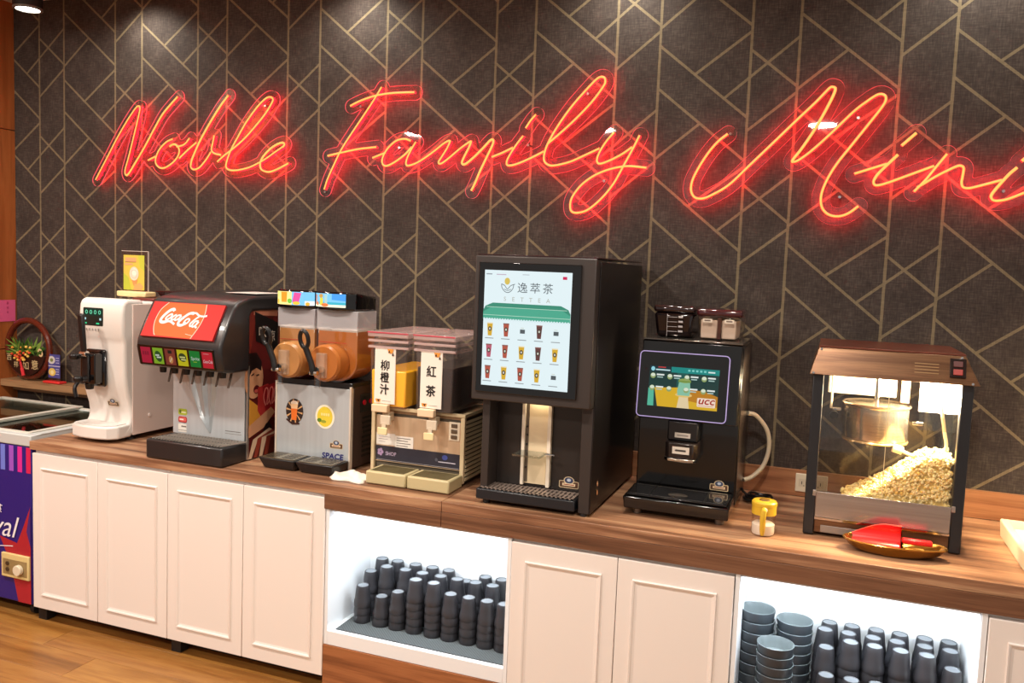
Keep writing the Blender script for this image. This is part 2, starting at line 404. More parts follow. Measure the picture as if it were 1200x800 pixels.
FAMILY = [[(1.985, 2.478), (1.947, 2.422), (1.887, 2.343), (1.825, 2.263), (1.781, 2.202), (1.746, 2.139), (1.71, 2.068), (1.691, 2.017)], [(1.822, 2.399), (1.875, 2.42), (1.946, 2.439), (2.017, 2.448), (2.086, 2.45), (2.153, 2.449)], [(1.706, 2.173), (1.781, 2.187), (1.872, 2.202), (1.966, 2.21)], [(1.946, 2.161), (2.016, 2.185)], [(2.142, 2.235), (2.11, 2.244), (2.067, 2.236), (2.024, 2.202), (1.999, 2.16), (2.001, 2.133), (2.022, 2.125), (2.061, 2.141), (2.112, 2.174), (2.146, 2.208)], [(2.167, 2.23), (2.146, 2.197), (2.126, 2.159), (2.121, 2.132), (2.136, 2.125), (2.182, 2.14), (2.249, 2.18), (2.307, 2.221), (2.335, 2.231), (2.324, 2.202), (2.3, 2.165), (2.283, 2.139), (2.297, 2.133), (2.334, 2.157), (2.382, 2.194), (2.426, 2.223), (2.437, 2.226), (2.427, 2.2), (2.404, 2.156), (2.397, 2.134), (2.413, 2.13), (2.449, 2.156), (2.496, 2.199), (2.527, 2.23), (2.541, 2.232), (2.54, 2.213), (2.514, 2.159), (2.484, 2.097), (2.462, 2.045), (2.446, 2.014)], [(2.538, 2.159), (2.585, 2.176), (2.635, 2.198)], [(2.68, 2.247), (2.647, 2.205), (2.617, 2.158), (2.609, 2.133), (2.619, 2.122), (2.658, 2.129), (2.719, 2.153), (2.776, 2.18)], [(2.69, 2.279), (2.712, 2.311), (2.734, 2.335)], [(2.794, 2.214), (2.853, 2.262), (2.918, 2.32), (2.981, 2.385), (3.023, 2.442), (3.03, 2.464), (3.021, 2.478), (2.997, 2.474), (2.954, 2.433), (2.891, 2.364), (2.835, 2.287), (2.796, 2.22), (2.779, 2.172), (2.78, 2.14), (2.8, 2.123), (2.83, 2.121), (2.893, 2.135), (2.958, 2.162), (3.019, 2.189)], [(3.079, 2.254), (3.046, 2.216), (3.02, 2.173), (3.011, 2.142), (3.022, 2.127), (3.058, 2.137), (3.114, 2.164), (3.156, 2.193)], [(3.185, 2.24), (3.16, 2.187), (3.124, 2.117), (3.087, 2.047), (3.041, 1.988), (2.986, 1.94), (2.945, 1.925), (2.915, 1.927), (2.904, 1.947), (2.91, 1.987), (2.948, 2.039), (3.004, 2.079), (3.068, 2.104), (3.14, 2.116), (3.22, 2.109)]]
MINI = [[(3.535, 2.239), (3.498, 2.209), (3.462, 2.164), (3.429, 2.108), (3.408, 2.06), (3.404, 2.02), (3.42, 1.992), (3.452, 1.987), (3.491, 2.003), (3.551, 2.041), (3.624, 2.115), (3.702, 2.195), (3.786, 2.282), (3.854, 2.351), (3.897, 2.399), (3.911, 2.404), (3.919, 2.394), (3.904, 2.35), (3.86, 2.257), (3.814, 2.179), (3.787, 2.141), (3.784, 2.129), (3.803, 2.133), (3.851, 2.17), (3.919, 2.237), (3.988, 2.31), (4.031, 2.346), (4.067, 2.37), (4.088, 2.369), (4.096, 2.355), (4.087, 2.329), (4.043, 2.264), (3.992, 2.191), (3.941, 2.117), (3.909, 2.053), (3.895, 1.999), (3.901, 1.957), (3.925, 1.931), (3.961, 1.924), (3.996, 1.936), (4.029, 1.963)], [(4.007, 2.083), (4.062, 2.101), (4.116, 2.119)], [(4.151, 2.152), (4.117, 2.115), (4.088, 2.082), (4.076, 2.057), (4.08, 2.042), (4.096, 2.041), (4.13, 2.052), (4.192, 2.077), (4.274, 2.11)], [(4.161, 2.184), (4.207, 2.229)], [(4.313, 2.152), (4.283, 2.109), (4.249, 2.059), (4.214, 2.017)], [(4.223, 2.033), (4.249, 2.05), (4.281, 2.072), (4.317, 2.093), (4.349, 2.109), (4.363, 2.109), (4.37, 2.1), (4.369, 2.077), (4.367, 2.05), (4.373, 2.034), (4.392, 2.03), (4.424, 2.038), (4.494, 2.059)], [(4.538, 2.103), (4.513, 2.077), (4.477, 2.027), (4.465, 2.005), (4.468, 1.991), (4.484, 1.986), (4.516, 1.992), (4.565, 2.014), (4.603, 2.032)], [(4.55, 2.125), (4.592, 2.169)]]
STANDOFF = {'neon_sign': [(0.259, 2.045), (0.561, 2.457), (1.343, 2.416), (0.967, 2.21)], 'neon_word_sign': [(1.69, 2.006), (1.873, 2.396), (2.079, 2.207), (2.701, 2.209), (2.956, 2.415), (3.043, 2.057)], 'neon_lettering': [(3.544, 2.24), (3.961, 1.997), (4.007, 2.29), (4.503, 2.021)]}
NY = -0.0466
CORE = emis((1.0, 0.50, 0.10), 1.3); SIDE = emis((1.0, 0.03, 0.02), 1.2); BACK = emis((1.0, 0.001, 0.012), 120.0)
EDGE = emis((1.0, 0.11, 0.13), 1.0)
def neon_word(key, label, strokes, outl=0.033):
    xs = [p[0] for s in strokes for p in s]; zs = [p[1] for s in strokes for p in s]
    t = thing('neon_sign', ((min(xs)+max(xs))/2, -0.03, min(zs)), label, 'neon sign', 'three neon words on the wallpaper')
    paths = []
    for s in strokes:
        pth = smooth_path([(p[0], NY, p[1]) for p in s], 5); paths.append(pth)
        MB().tube(pth, 0.0058, SIDE, 12, mfun=lambda c: CORE if c.y < -0.62 else (BACK if c.y > 0.78 else SIDE)).build('neon_tube', t)
    # clear acrylic backing that follows the letters: marching squares on the distance to the strokes
    H = 0.006; x0, x1, z0, z1 = min(xs)-0.06, max(xs)+0.06, min(zs)-0.06, max(zs)+0.06
    nx, nz = int((x1-x0)/H)+1, int((z1-z0)/H)+1
    import numpy as np
    gx = x0+H*np.arange(nx); gz = z0+H*np.arange(nz); D = np.full((nx, nz), 9.0)
    GX, GZ = np.meshgrid(gx, gz, indexing='ij')
    for pth in paths:
        for a, b in zip(pth[:-1], pth[1:]):
            ax, az, bx, bz = a.x, a.z, b.x, b.z; dx, dz = bx-ax, bz-az; l2 = dx*dx+dz*dz+1e-12
            i0 = max(int((min(ax, bx)-0.05-x0)/H), 0); i1 = min(int((max(ax, bx)+0.05-x0)/H)+2, nx)
            k0 = max(int((min(az, bz)-0.05-z0)/H), 0); k1 = min(int((max(az, bz)+0.05-z0)/H)+2, nz)
            X = GX[i0:i1, k0:k1]; Z = GZ[i0:i1, k0:k1]
            tt = np.clip(((X-ax)*dx+(Z-az)*dz)/l2, 0, 1)
            D[i0:i1, k0:k1] = np.minimum(D[i0:i1, k0:k1], np.hypot(X-ax-tt*dx, Z-az-tt*dz))
    D = D-outl
    verts = {}; VL = []; tris = []; contour = []
    def V(key, x, z):
        if key not in verts: verts[key] = len(VL); VL.append((x, z))
        return verts[key]
    for i in range(nx-1):
        for k in range(nz-1):
            c = [(i, k), (i+1, k), (i+1, k+1), (i, k+1)]; d = [D[q] for q in c]
            if min(d) > 0: continue
            ring = []; cut = []
            for a in range(4):
                b = (a+1) % 4
                if d[a] <= 0: ring.append(V(('p',)+c[a], gx[c[a][0]], gz[c[a][1]]))
                if (d[a] <= 0) != (d[b] <= 0):
                    f = d[a]/(d[a]-d[b]); e = tuple(sorted((c[a], c[b])))
                    q = V(('e',)+e, gx[c[a][0]]+f*(gx[c[b][0]]-gx[c[a][0]]), gz[c[a][1]]+f*(gz[c[b][1]]-gz[c[a][1]]))
                    ring.append(q); cut.append(q)
            if len(ring) >= 3: tris.append(ring)
            if len(cut) == 2: contour.append(tuple(cut))
    bm = bmesh.new(); vv = [bm.verts.new((p[0], 0, p[1])) for p in VL]
    for r in tris:
        try: bm.faces.new([vv[a] for a in r])
        except ValueError: pass
    bmesh.ops.dissolve_limit(bm, angle_limit=0.02, verts=bm.verts[:], edges=bm.edges[:])
    bm.verts.index_update()
    fv = [(v.co.x, v.co.z) for v in bm.verts]; ff = [[v.index for v in f.verts] for f in bm.faces]; bm.free()
    mb = MB()
    for yy in (-0.0405, -0.0355): mb.faces([(p[0], yy, p[1]) for p in fv], ff, ACRYL)
    mb.build('acrylic_backing', t, smooth=False)
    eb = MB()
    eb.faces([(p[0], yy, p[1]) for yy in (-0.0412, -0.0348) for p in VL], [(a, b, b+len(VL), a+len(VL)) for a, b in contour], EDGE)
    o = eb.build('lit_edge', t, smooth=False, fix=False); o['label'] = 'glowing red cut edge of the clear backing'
    for (px, pz) in STANDOFF[key]:
        MB().cyl((px, -0.044, pz), (px, -0.0005, pz), 0.0055, CHROME, seg=12).build('standoff', t)
    return t
neon_word('neon_sign', 'red neon script word Noble, leftmost of the three on the patterned wall', NOBLE)
neon_word('neon_word_sign', 'red neon script word Family, middle of the three on the patterned wall', FAMILY)
neon_word('neon_lettering', 'red neon script word Mini, rightmost, above the popcorn machine', MINI)

# ------------------------------------------------------------------ counter
t = thing('worktop', (2.7, -0.4, 0.734), 'long walnut worktop carrying all the drink machines', 'worktop')
box('top_slab', t, 0.645, 2.684, -0.763, -0.017, 0.79, ZC, W_TOP, 0.002)
box('top_slab', t, 2.686, 5.213, -0.763, -0.017, 0.79, ZC, W_TOP, 0.002)
t = thing('fascia_board', (3.5, -0.752, 0.734), 'dark walnut front edge board under the worktop, above the two lit niches', 'trim')
box('board', t, 2.19, 2.684, -0.764, -0.74, 0.734, 0.7895, W_SKIRT, 0.001)
box('board', t, 2.686, 5.213, -0.764, -0.74, 0.734, 0.7895, W_SKIRT, 0.001)

def rect_moulding(mb, x0, x1, z0, z1, y, m, w=0.018, h=0.007):
    prof = [(0, 0), (0.003, h), (w*0.45, h*0.75), (w*0.6, h*0.35), (w, 0)]
    v = []; f = []
    for d, hh in prof:
        v += [(x0+d, y-hh, z0+d), (x1-d, y-hh, z0+d), (x1-d, y-hh, z1-d), (x0+d, y-hh, z1-d)]
    for k in range(len(prof)-1):
        for i in range(4): f.append((k*4+i, k*4+(i+1) % 4, (k+1)*4+(i+1) % 4, (k+1)*4+i))
    mb.faces(v, f, m)
def cabinet(x0, n, zt, label, legs=True, x1=None, group=None):
    wd = 0.3833; x1 = x1 or x0+wd*n
    t = thing('base_cabinet', ((x0+x1)/2, -0.4, 0.0), label, 'cabinet', group)
    box('body', t, x0+0.001, x1-0.001, -0.744, -0.02, 0.066, zt+0.012, DOOR, 0.001)
    for i in range(n):
        a, b = x0+wd*i, x0+wd*(i+1)
        d = box('door', t, a+0.0015, b-0.0015, -0.763, -0.7445, 0.066, zt, DOOR, 0.0018)
        mb = MB(); rect_moulding(mb, a+0.052, b-0.052, 0.128, zt-0.062, -0.763, DOOR); mb.build('moulding', d, angle=20)
    for xx in (x0-0.002,):
        box('leg', t, xx, xx+0.05, -0.735, -0.685, 0.0, 0.0655, BLACKM, 0.002)
    box('plinth', t, x0+0.002, x1-0.002, -0.66, -0.645, 0.0, 0.0655, BLACKM)
    return t
cabinet(0.6613, 2, 0.776, 'cream two-door base cabinet at the left end, next to the blue freezer', group='cream base cabinets')
cabinet(1.4283, 2, 0.776, 'cream two-door base cabinet just left of the lit niche of cups without bowls', group='cream base cabinets')
cabinet(2.9613, 2, 0.722, 'cream two-door base cabinet between the two lit niches', group='cream base cabinets')
cabinet(4.447, 2, 0.722, 'cream cabinet cut off by the right edge of the picture', group='cream base cabinets')

def niche(x0, x1, label, mat_=False):
    t = thing('display_niche', ((x0+x1)/2, -0.4, 0.0), label, 'cabinet', 'lit open niches under the worktop')
    T = 0.016
    box('side_panel', t, x0+0.001, x0+T, -0.757, -0.42, 0.195, 0.733, NICHE, 0.001)
    box('side_panel', t, x1-T, x1-0.001, -0.757, -0.42, 0.195, 0.733, NICHE, 0.001)
    box('back_panel', t, x0+T, x1-T, -0.436, -0.42, 0.25, 0.733, NICHE)
    box('shelf_board', t, x0+T, x1-T, -0.757, -0.42, 0.195, 0.25, NICHE, 0.001)
    box('ceiling_panel', t, x0+T, x1-T, -0.738, -0.437, 0.72, 0.733, NICHE)
    box('kick_board', t, x0+0.001, x1-0.001, -0.762, -0.744, 0.02, 0.194, W_PANEL, 0.001)
    box('led_strip', t, x0+0.03, x1-0.03, -0.722, -0.708, 0.713, 0.7195, emis((0.88, 0.95, 1.0), 5), 0.0)
    o = area('niche_led', ((x0+x1)/2, -0.70, 0.712), x1-x0-0.08, 4.2, (0.86, 0.94, 1.0), (math.radians(14), 0, 0), sy=0.02)
    return t
niche(2.1945, 2.9605, 'left lit white niche holding only dark cups on a grey mat')
niche(3.7285, 4.4465, 'right lit white niche holding bowls and dark cups, below the popcorn machine')
k = NT('ribbed_rubber'); wv = k.n('ShaderNodeTexChecker'); wv.inputs['Scale'].default_value = 160; k.l(k.coords(), wv.inputs['Vector'])
wv.inputs['Color1'].default_value = lin((62, 68, 70))+(1,); wv.inputs['Color2'].default_value = lin((84, 90, 92))+(1,)
k.l(wv.outputs['Color'], k.b.inputs['Base Color']); k.b.inputs['Roughness'].default_value = 0.8
tag(MB().box(2.235, 2.94, -0.735, -0.44, 0.2502, 0.2545, k.m).build('rubber_mat', origin=(2.59, -0.59, 0.2502)), 'grey ribbed rubber mat under the dark cups in the left niche', 'mat')

# cups, upside down in nested stacks
CUPM = mat((47, 47, 51), 0.33); CUP_LIT = mat((112, 118, 124), 0.3)  # second, paler tone paints the LED reflection on the cup tops
cb = MB()
cb.lathe([(0.0213, 0.0843), (0.0222, 0.0850), (0.0238, 0.0848), (0.0252, 0.082), (0.0270, 0.070), (0.0288, 0.052), (0.0304, 0.034), (0.0334, 0.023), (0.0344, 0.012), (0.0342, 0.002), (0.0336, 0.0), (0.0326, 0.0), (0.0322, 0.002), (0.0314, 0.024), (0.0303, 0.033), (0.0282, 0.052), (0.0255, 0.070), (0.023, 0.079), (0.0, 0.079)], CUPM, seg=18)
cb.lathe([(0.0, 0.0826), (0.0205, 0.0828), (0.0213, 0.0843)], CUP_LIT, seg=18)
CUP0 = cb.build('tumbler', origin=(0, 0, 0))
ORD = ['first', 'second', 'third', 'fourth', 'fifth', 'sixth', 'seventh', 'eighth', 'ninth', 'tenth']
first = [True]
def cup_stack(x, y, z, n, where, grp):
    for i in range(n):
        k = n-1-i
        if first[0]: o = CUP0; first[0] = False
        else: o = CUP0.copy(); COL.objects.link(o)
        o.location = (x+random.uniform(-.0012, .0012), y+random.uniform(-.0012, .0012), z+i*0.031); o.rotation_euler = (0, 0, random.uniform(0, 6))
        tag(o, 'upturned dark cup, %s, %s' % ('topmost of stack' if k == 0 else ORD[k]+' from top', where), 'cup', grp)
ROWS = ['front row', 'second row', 'third row', 'rear row']
L1 = [(-0.625, [(2.289, 3), (2.373, 2), (2.446, 3), (2.521, 5), (2.6, 5), (2.672, 4), (2.748, 4), (2.822, 4), (2.892, 4)]),
      (-0.548, [(2.278, 4), (2.352, 5), (2.436, 5), (2.512, 5), (2.59, 5), (2.662, 5), (2.74, 5), (2.814, 5)]),
      (-0.475, [(2.288, 5), (2.36, 5), (2.444, 5), (2.52, 5), (2.594, 5), (2.67, 4), (2.752, 5), (2.822, 5), (2.898, 5)])]
for ri, (y, L) in enumerate(L1):
    for ci, (x, n) in enumerate(L): cup_stack(x, y, 0.2547, n, '%s stack from left, %s, left niche' % (ORD[ci], ROWS[ri]), 'dark cups in the left niche')
L2 = [(-0.69, [(4.021, 4), (4.096, 4), (4.168, 4), (4.24, 3), (4.312, 3), (4.385, 3)]),
      (-0.62, [(4.017, 6), (4.088, 7), (4.16, 7), (4.237, 7), (4.313, 7), (4.387, 6)]),
      (-0.55, [(4.010, 7), (4.083, 7), (4.158, 7), (4.231, 7), (4.312, 7), (4.386, 7)]),
      (-0.48, [(4.025, 7), (4.098, 7), (4.172, 7), (4.245, 7), (4.318, 7), (4.390, 7)])]
for ri, (y, L) in enumerate(L2):
    for ci, (x, n) in enumerate(L): cup_stack(x, y, 0.2505, n, '%s stack from left, %s, right niche' % (ORD[ci], ROWS[ri]), 'dark cups in the right niche')
# bowls
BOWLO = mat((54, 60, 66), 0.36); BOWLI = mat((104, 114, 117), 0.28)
bb = MB()
bb.lathe([(0.0, 0.0), (0.046, 0.0), (0.050, 0.004), (0.0545, 0.016), (0.0575, 0.034), (0.0595, 0.047), (0.0595, 0.0495)], BOWLO, seg=32)
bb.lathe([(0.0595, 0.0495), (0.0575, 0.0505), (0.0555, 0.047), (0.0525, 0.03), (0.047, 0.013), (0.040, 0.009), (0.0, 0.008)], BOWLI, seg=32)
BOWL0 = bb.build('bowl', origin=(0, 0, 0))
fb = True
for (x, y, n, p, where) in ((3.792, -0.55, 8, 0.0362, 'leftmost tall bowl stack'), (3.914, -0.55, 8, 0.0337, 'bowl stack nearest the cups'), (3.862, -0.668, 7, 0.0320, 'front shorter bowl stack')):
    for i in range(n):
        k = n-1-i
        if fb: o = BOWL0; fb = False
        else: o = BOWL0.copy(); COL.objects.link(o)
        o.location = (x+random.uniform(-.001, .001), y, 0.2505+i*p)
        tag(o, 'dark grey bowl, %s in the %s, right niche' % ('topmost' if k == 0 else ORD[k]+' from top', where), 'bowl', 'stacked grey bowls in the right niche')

# wall outlet
t = thing('power_outlet', (3.92, -0.017, 0.83), 'cream double wall outlet on the wood strip beside the popcorn machine', 'outlet')
box('plate', t, 3.873, 3.992, -0.0235, -0.0165, 0.848, 0.921, mat((226, 214, 190), 0.4), 0.003)
for cx in (3.905, 3.958):
    pr = Pr((cx, -0.0236, 0.885))
    pr.rrect(-0.020, 0.020, -0.015, 0.015, 0.003, (214, 202, 178))
    for dx in (-0.008, 0.008): pr.rect(dx-0.0015, dx+0.0015, -0.006, 0.006, (60, 50, 40))
    pr.ell(0, -0.011, 0.002, 0.002, (60, 50, 40), n=10); pr.build('socket', t)

# ------------------------------------------------------------------ left end: ledge, planter, freezer
t = thing('wall_ledge', (0.1, -0.06, 0.915), 'narrow wooden wall ledge behind the freezer at the left', 'shelf')
box('board', t, -0.37, 0.655, -0.108, -0.001, 0.917, 0.955, W_LEDGE, 0.002)
box('support_batten', t, -0.37, 0.655, -0.03, -0.001, 0.885, 0.9165, W_LEDGE, 0.001)

PX, PY, PZ = -0.205, -0.062, 1.132
t = thing('planter', (PX, PY, 0.9555), 'round red lacquer ring planter with leaves, gold berries and gilt characters', 'plant')
RED = mat((92, 34, 20), 0.2, coat=0.4)
MB().tube([(PX+0.158*math.cos(2*PI*i/40), PY, PZ+0.158*math.sin(2*PI*i/40)) for i in range(40)], 0.017, RED, 10, closed=True).build('ring', t)
lo = [(PX+0.150*math.cos(a), PY-0.025, PZ+0.150*math.sin(a)) for a in [PI+0.22+(PI-0.44)*i/20 for i in range(21)]]
MB().prism(lo, (0, 0.045, 0), mat((40, 20, 16), 0.3)).build('trough', t, bevel=0.002)
G = (216, 190, 140)
for ch, u, v, h in (('吉', -0.118, 0.026, 0.042), ('祥', -0.066, -0.014, 0.034), ('如', 0.006, -0.016, 0.048), ('意', 0.076, -0.008, 0.052)):
    pr = Pr((PX, PY-0.026, PZ-0.075)); pr.text(ch, u, v, h, G); pr.build('gilt_character', t)
pr = Pr((PX, PY-0.026, PZ-0.075)); pr.ell(0.118, 0.062, 0.018, 0.024, G, rot=0.5); pr.ell(0.118, 0.062, 0.009, 0.013, (60, 26, 18), rot=0.5)
pr.build('gilt_fruit', t)
LF = [mat((52, 92, 30), 0.45), mat((86, 128, 44), 0.45), mat((120, 150, 60), 0.5)]
for i in range(64):
    a = random.uniform(0.15, PI-0.15); r = random.uniform(0.04, 0.11)
    bx, bz = PX+random.uniform(-0.07, 0.08), PZ-0.03+random.uniform(-0.01, 0.03)
    d = Vector((math.cos(a), random.uniform(-0.5, 0.2), math.sin(a)*0.75)).normalized(); sd = d.cross(Vector((0, 1, 0.3))).normalized()
    L = random.uniform(0.05, 0.105); wd = random.uniform(0.007, 0.013); b0 = Vector((bx, PY-0.01+random.uniform(-0.015, 0.015), bz))
    p = [b0, b0+d*L*0.45+sd*wd, b0+d*L, b0+d*L*0.45-sd*wd]; mid = b0+d*L*0.5+Vector((0, -0.004, 0))
    q = MB(); q.faces(p+[mid], [(0, 1, 4), (1, 2, 4), (2, 3, 4), (3, 0, 4)], LF[i % 3]); q.build('leaf', t, fix=False)
BER = [mat((226, 150, 50), 0.3), mat((210, 70, 30), 0.3), mat((236, 190, 90), 0.25)]
for i in range(26):
    a = random.uniform(0, 2*PI); r = 0.085*math.sqrt(random.random())
    q = MB(); c = (PX+r*math.cos(a)*1.05-0.005, PY-0.035-random.uniform(0, 0.012), PZ-0.02+r*math.sin(a)*0.55)
    q.lathe([(0, -0.008), (0.006, -0.005), (0.008, 0), (0.006, 0.005), (0, 0.008)], BER[i % 3], c, 8); q.build('berry', t)
q = MB(); q.tube(smooth_path([(PX-0.01, PY-0.04, PZ-0.03), (PX-0.012, PY-0.042, PZ-0.07), (PX-0.004, PY-0.042, PZ-0.10), (PX+0.012, PY-0.044, PZ-0.146)], 5), [0.003]*6+[0.006]*5+[0.009]*5, mat((200, 24, 36), 0.6), 8)
q.build('tassel', t)

t = thing('card_stand', (0.0, -0.066, 0.9555), 'small clear card stand with blue picture card and red base', 'sign')
box('base', t, -0.065, 0.058, -0.095, -0.045, 0.9555, 0.968, mat((214, 52, 50), 0.3), 0.004)
box('holder', t, -0.05, 0.045, -0.072, -0.068, 0.968, 1.175, ACRYL, 0.0)
pr = Pr((-0.045, -0.0725, 0.985)); W_, H_ = 0.086, 0.13
pr.rect(0, W_, 0, H_, (72, 72, 140)); pr.rect(0, W_, 0.063, 0.067, (210, 205, 220))
pr.ell(0.024, 0.098, 0.026, 0.022, (206, 200, 196)); pr.ell(0.024, 0.098, 0.012, 0.010, (120, 128, 70))
pr.ell(0.028, 0.032, 0.026, 0.022, (222, 190, 90)); pr.ell(0.028, 0.030, 0.012, 0.012, (236, 220, 160))
for i in range(3): pr.rect(0.056, 0.08, 0.108-i*0.013, 0.112-i*0.013, (190, 190, 220))
for i in range(3): pr.rect(0.056, 0.08, 0.046-i*0.013, 0.050-i*0.013, (190, 190, 220))
pr.build('card', t)

q = MB().box(-0.369, -0.3665, -0.22, -0.012, 1.275, 1.395, mat((226, 92, 140), 0.7))
o = q.build('paper_notice', origin=(-0.3695, -0.11, 1.275)); tag(o, 'pink paper notice taped to the orange wooden side wall', 'notice')
pr = Pr((-0.3664, -0.215, 1.28), (0, 1, 0), (0, 0, 1))
for r in range(4):
    for c in range(3 - (r == 3)): pr.text('福春喜財吉祥如意年好慶樂'[r*3+c], 0.045+c*0.055, 0.098-r*0.026, 0.014, (170, 40, 90))
o2 = pr.build('ink_characters', o)

# chest freezer
t = thing('chest_freezer', (0.1, -0.4, 0.0), 'chest freezer with sliding glass lids and purple striped front', 'freezer')
FX0, FX1, FY0, FY1 = -0.38, 0.635, -0.745, -0.10
FB = mat((42, 30, 122), 0.3)
box('cabinet', t, FX0, FX1, FY0, FY1, 0.06, 0.795, FB, 0.006)
FW = mat((196, 200, 198), 0.35)
q = MB()
for (a, b, c, d) in ((FX0, FX1, FY0-0.004, FY0+0.06), (FX0, FX1, FY1-0.05, FY1), (FX0, FX0+0.05, FY0+0.06, FY1-0.05), (FX1-0.05, FX1, FY0+0.06, FY1-0.05)): q.box(a, b, c, d, 0.796, 0.846, FW)
q.build('top_rim', t, 0.004)
GL = pane('lid_glass', (0.55, 0.60, 0.56), 0.10, 0.7, 0.04)
for (a, b, z) in ((FX0+0.05, 0.26, 0.848), (0.20, FX1-0.05, 0.838)):
    lid = box('sliding_lid', t, a, b, FY0+0.03, FY1-0.02, z, z+0.005, GL)
    q = MB()
    for (x0, x1, y0, y1) in ((a, b, FY0+0.03, FY0+0.05), (a, b, FY1-0.04, FY1-0.02), (a, a+0.02, FY0+0.05, FY1-0.04), (b-0.03, b, FY0+0.05, FY1-0.04)): q.box(x0, x1, y0, y1, z-0.002, z+0.012, mat((206, 202, 190), 0.4))
    q.build('lid_frame', lid, 0.002)
box('inner_basket', t, FX0+0.06, FX1-0.06, FY0+0.06, FY1-0.06, 0.7955, 0.80, mat((40, 44, 40), 0.6))
pr = Pr((FX0, FY0, 0.0))
Wf = FX1-FX0
stripes = [(206, 30, 84), (214, 40, 150), (156, 84, 200), (112, 128, 220), (92, 186, 230)]
for i in range(18):
    x = Wf-0.004-i*0.053
    pr.rect(x-0.028, x, 0.672, 0.79, stripes[min(i, 4)])
RD = (172, 34, 48)
pr.poly([(Wf-0.005, 0.52), (Wf-0.005, 0.12), (Wf-0.005, 0.064), (Wf-0.085, 0.064), (Wf-0.11, 0.16), (Wf-0.15, 0.27), (Wf-0.20, 0.36), (Wf-0.09, 0.34), (Wf-0.05, 0.42)][::1], RD)
pr.poly([(Wf-0.005, 0.52), (Wf-0.03, 0.40), (Wf-0.005, 0.33)], (70, 40, 120))
WHT = (238, 236, 244)
pr.text('Royal', Wf-0.27, 0.395, 0.13, WHT, width=0.30, shear=0.35)
pr.line([(Wf-0.30, 0.300), (Wf-0.20, 0.312), (Wf-0.115, 0.322)], 0.004, WHT)
pr.text('食', Wf-0.205, 0.495, 0.05, WHT)
pr.build('front_graphic', t)
CP = mat((222, 202, 140), 0.4)
th = box('control_panel', t, 0.455, 0.628, FY0-0.014, FY0-0.001, 0.175, 0.288, CP, 0.004)
box('recess', th, 0.468, 0.618, FY0-0.0155, FY0-0.0135, 0.19, 0.262, mat((150, 128, 84), 0.5), 0.001)
MB().cyl((0.575, FY0-0.016, 0.222), (0.575, FY0-0.034, 0.222), 0.024, mat((226, 216, 190), 0.35), seg=20).build('dial', th, 0.002)
for zz in (0.243, 0.215): MB().cyl((0.50, FY0-0.016, zz), (0.50, FY0-0.021, zz), 0.009, mat((70, 54, 36), 0.4), seg=14).build('indicator', th)
for x in (FX0+0.06, FX1-0.035):
    for y in (FY0+0.05, FY1-0.05):
        q = MB(); q.cyl((x-0.011, y, 0.027), (x+0.011, y, 0.027), 0.0265, BLACKM, seg=18); q.box(x-0.014, x+0.014, y-0.012, y+0.012, 0.048, 0.0597, mat((120, 120, 118), 0.4, 0.6)); q.build('caster', t, 0.001)

# ------------------------------------------------------------------ small badge used on several machines
def badge(parent, o, wd, ux=(1, 0, 0), uy=(0, 0, 1)):
    pr = Pr(o, ux, uy); h = wd*0.55
    pr.rrect(-wd/2, wd/2, -h*0.5, h*0.15, h*0.12, (206, 186, 150)); pr.rrect(-wd/2*0.92, wd/2*0.92, -h*0.44, h*0.09, h*0.1, (84, 54, 36))
    pr.ell(0, h*0.18, wd*0.27, h*0.36, (206, 186, 150)); pr.ell(0, h*0.20, wd*0.22, h*0.28, (56, 66, 96)); pr.ell(0, h*0.22, wd*0.1, h*0.14, (186, 196, 210))
    pr.rect(-wd*0.33, wd*0.33, -h*0.30, -h*0.06, (226, 206, 170)); pr.rect(-wd*0.27, wd*0.27, -h*0.22, -h*0.14, (150, 52, 40))
    return pr.build('badge', parent)

# ------------------------------------------------------------------ soft serve machine
t = thing('soft_serve_machine', (0.87, -0.32, ZC), 'white soft serve ice cream machine with black dispensing head', 'ice cream machine')
X0, X1 = 0.745, 1.005
SP = mat((226, 206, 196), 0.35)
box('body', t, X0+0.004, X1-0.002, -0.47, -0.06, ZC+0.022, 1.462, WHITE, 0.012)
box('side_panel', t, X1+0.0002, X1+0.005, -0.53, -0.07, ZC+0.025, 1.452, SP, 0.002)
pf = [(-0.46, 0.022), (-0.46, 0.642), (-0.55, 0.646), (-0.572, 0.638), (-0.582, 0.618), (-0.586, 0.58), (-0.586, 0.475), (-0.578, 0.462), (-0.574, 0.44), (-0.572, 0.30), (-0.566, 0.25), (-0.552, 0.20), (-0.537, 0.155), (-0.532, 0.12), (-0.538, 0.09), (-0.555, 0.065), (-0.575, 0.05), (-0.575, 0.022)]
MB().prism([(X0, y, ZC+z) for y, z in pf], (X1-X0, 0, 0), WHITE).build('front_shell', t, bevel=0.014, seg=3)
q = MB()
tr = [(X0-0.005, -0.535)]+[(X0-0.005+0.02*(1-math.cos(a)), -0.625-0.03*math.sin(a)) for a in [PI/2*i/6 for i in range(7)]]
a0 = [(X0+0.002, -0.53), (X0-0.002, -0.61), (X0+0.03, -0.648), (X0+0.09, -0.662), (X0+0.17, -0.662), (X0+0.23, -0.648), (X1+0.002, -0.61), (X1-0.002, -0.53)]
q.prism([(x, y, ZC+0.018) for x, y in a0], (0, 0, 0.058), WHITE); q.build('drip_tray', t, bevel=0.008, seg=3)
MB().prism([(X0+0.13+(x-X0-0.13)*0.86, -0.535+(y+0.535)*0.86, ZC+0.0765) for x, y in a0], (0, 0, 0.003), mat((214, 210, 204), 0.4)).build('tray_grid', t, bevel=0.001)
box('top_trim', t, X0+0.13, X1+0.003, -0.40, -0.06, 1.4625, 1.475, mat((96, 34, 30), 0.35), 0.003)
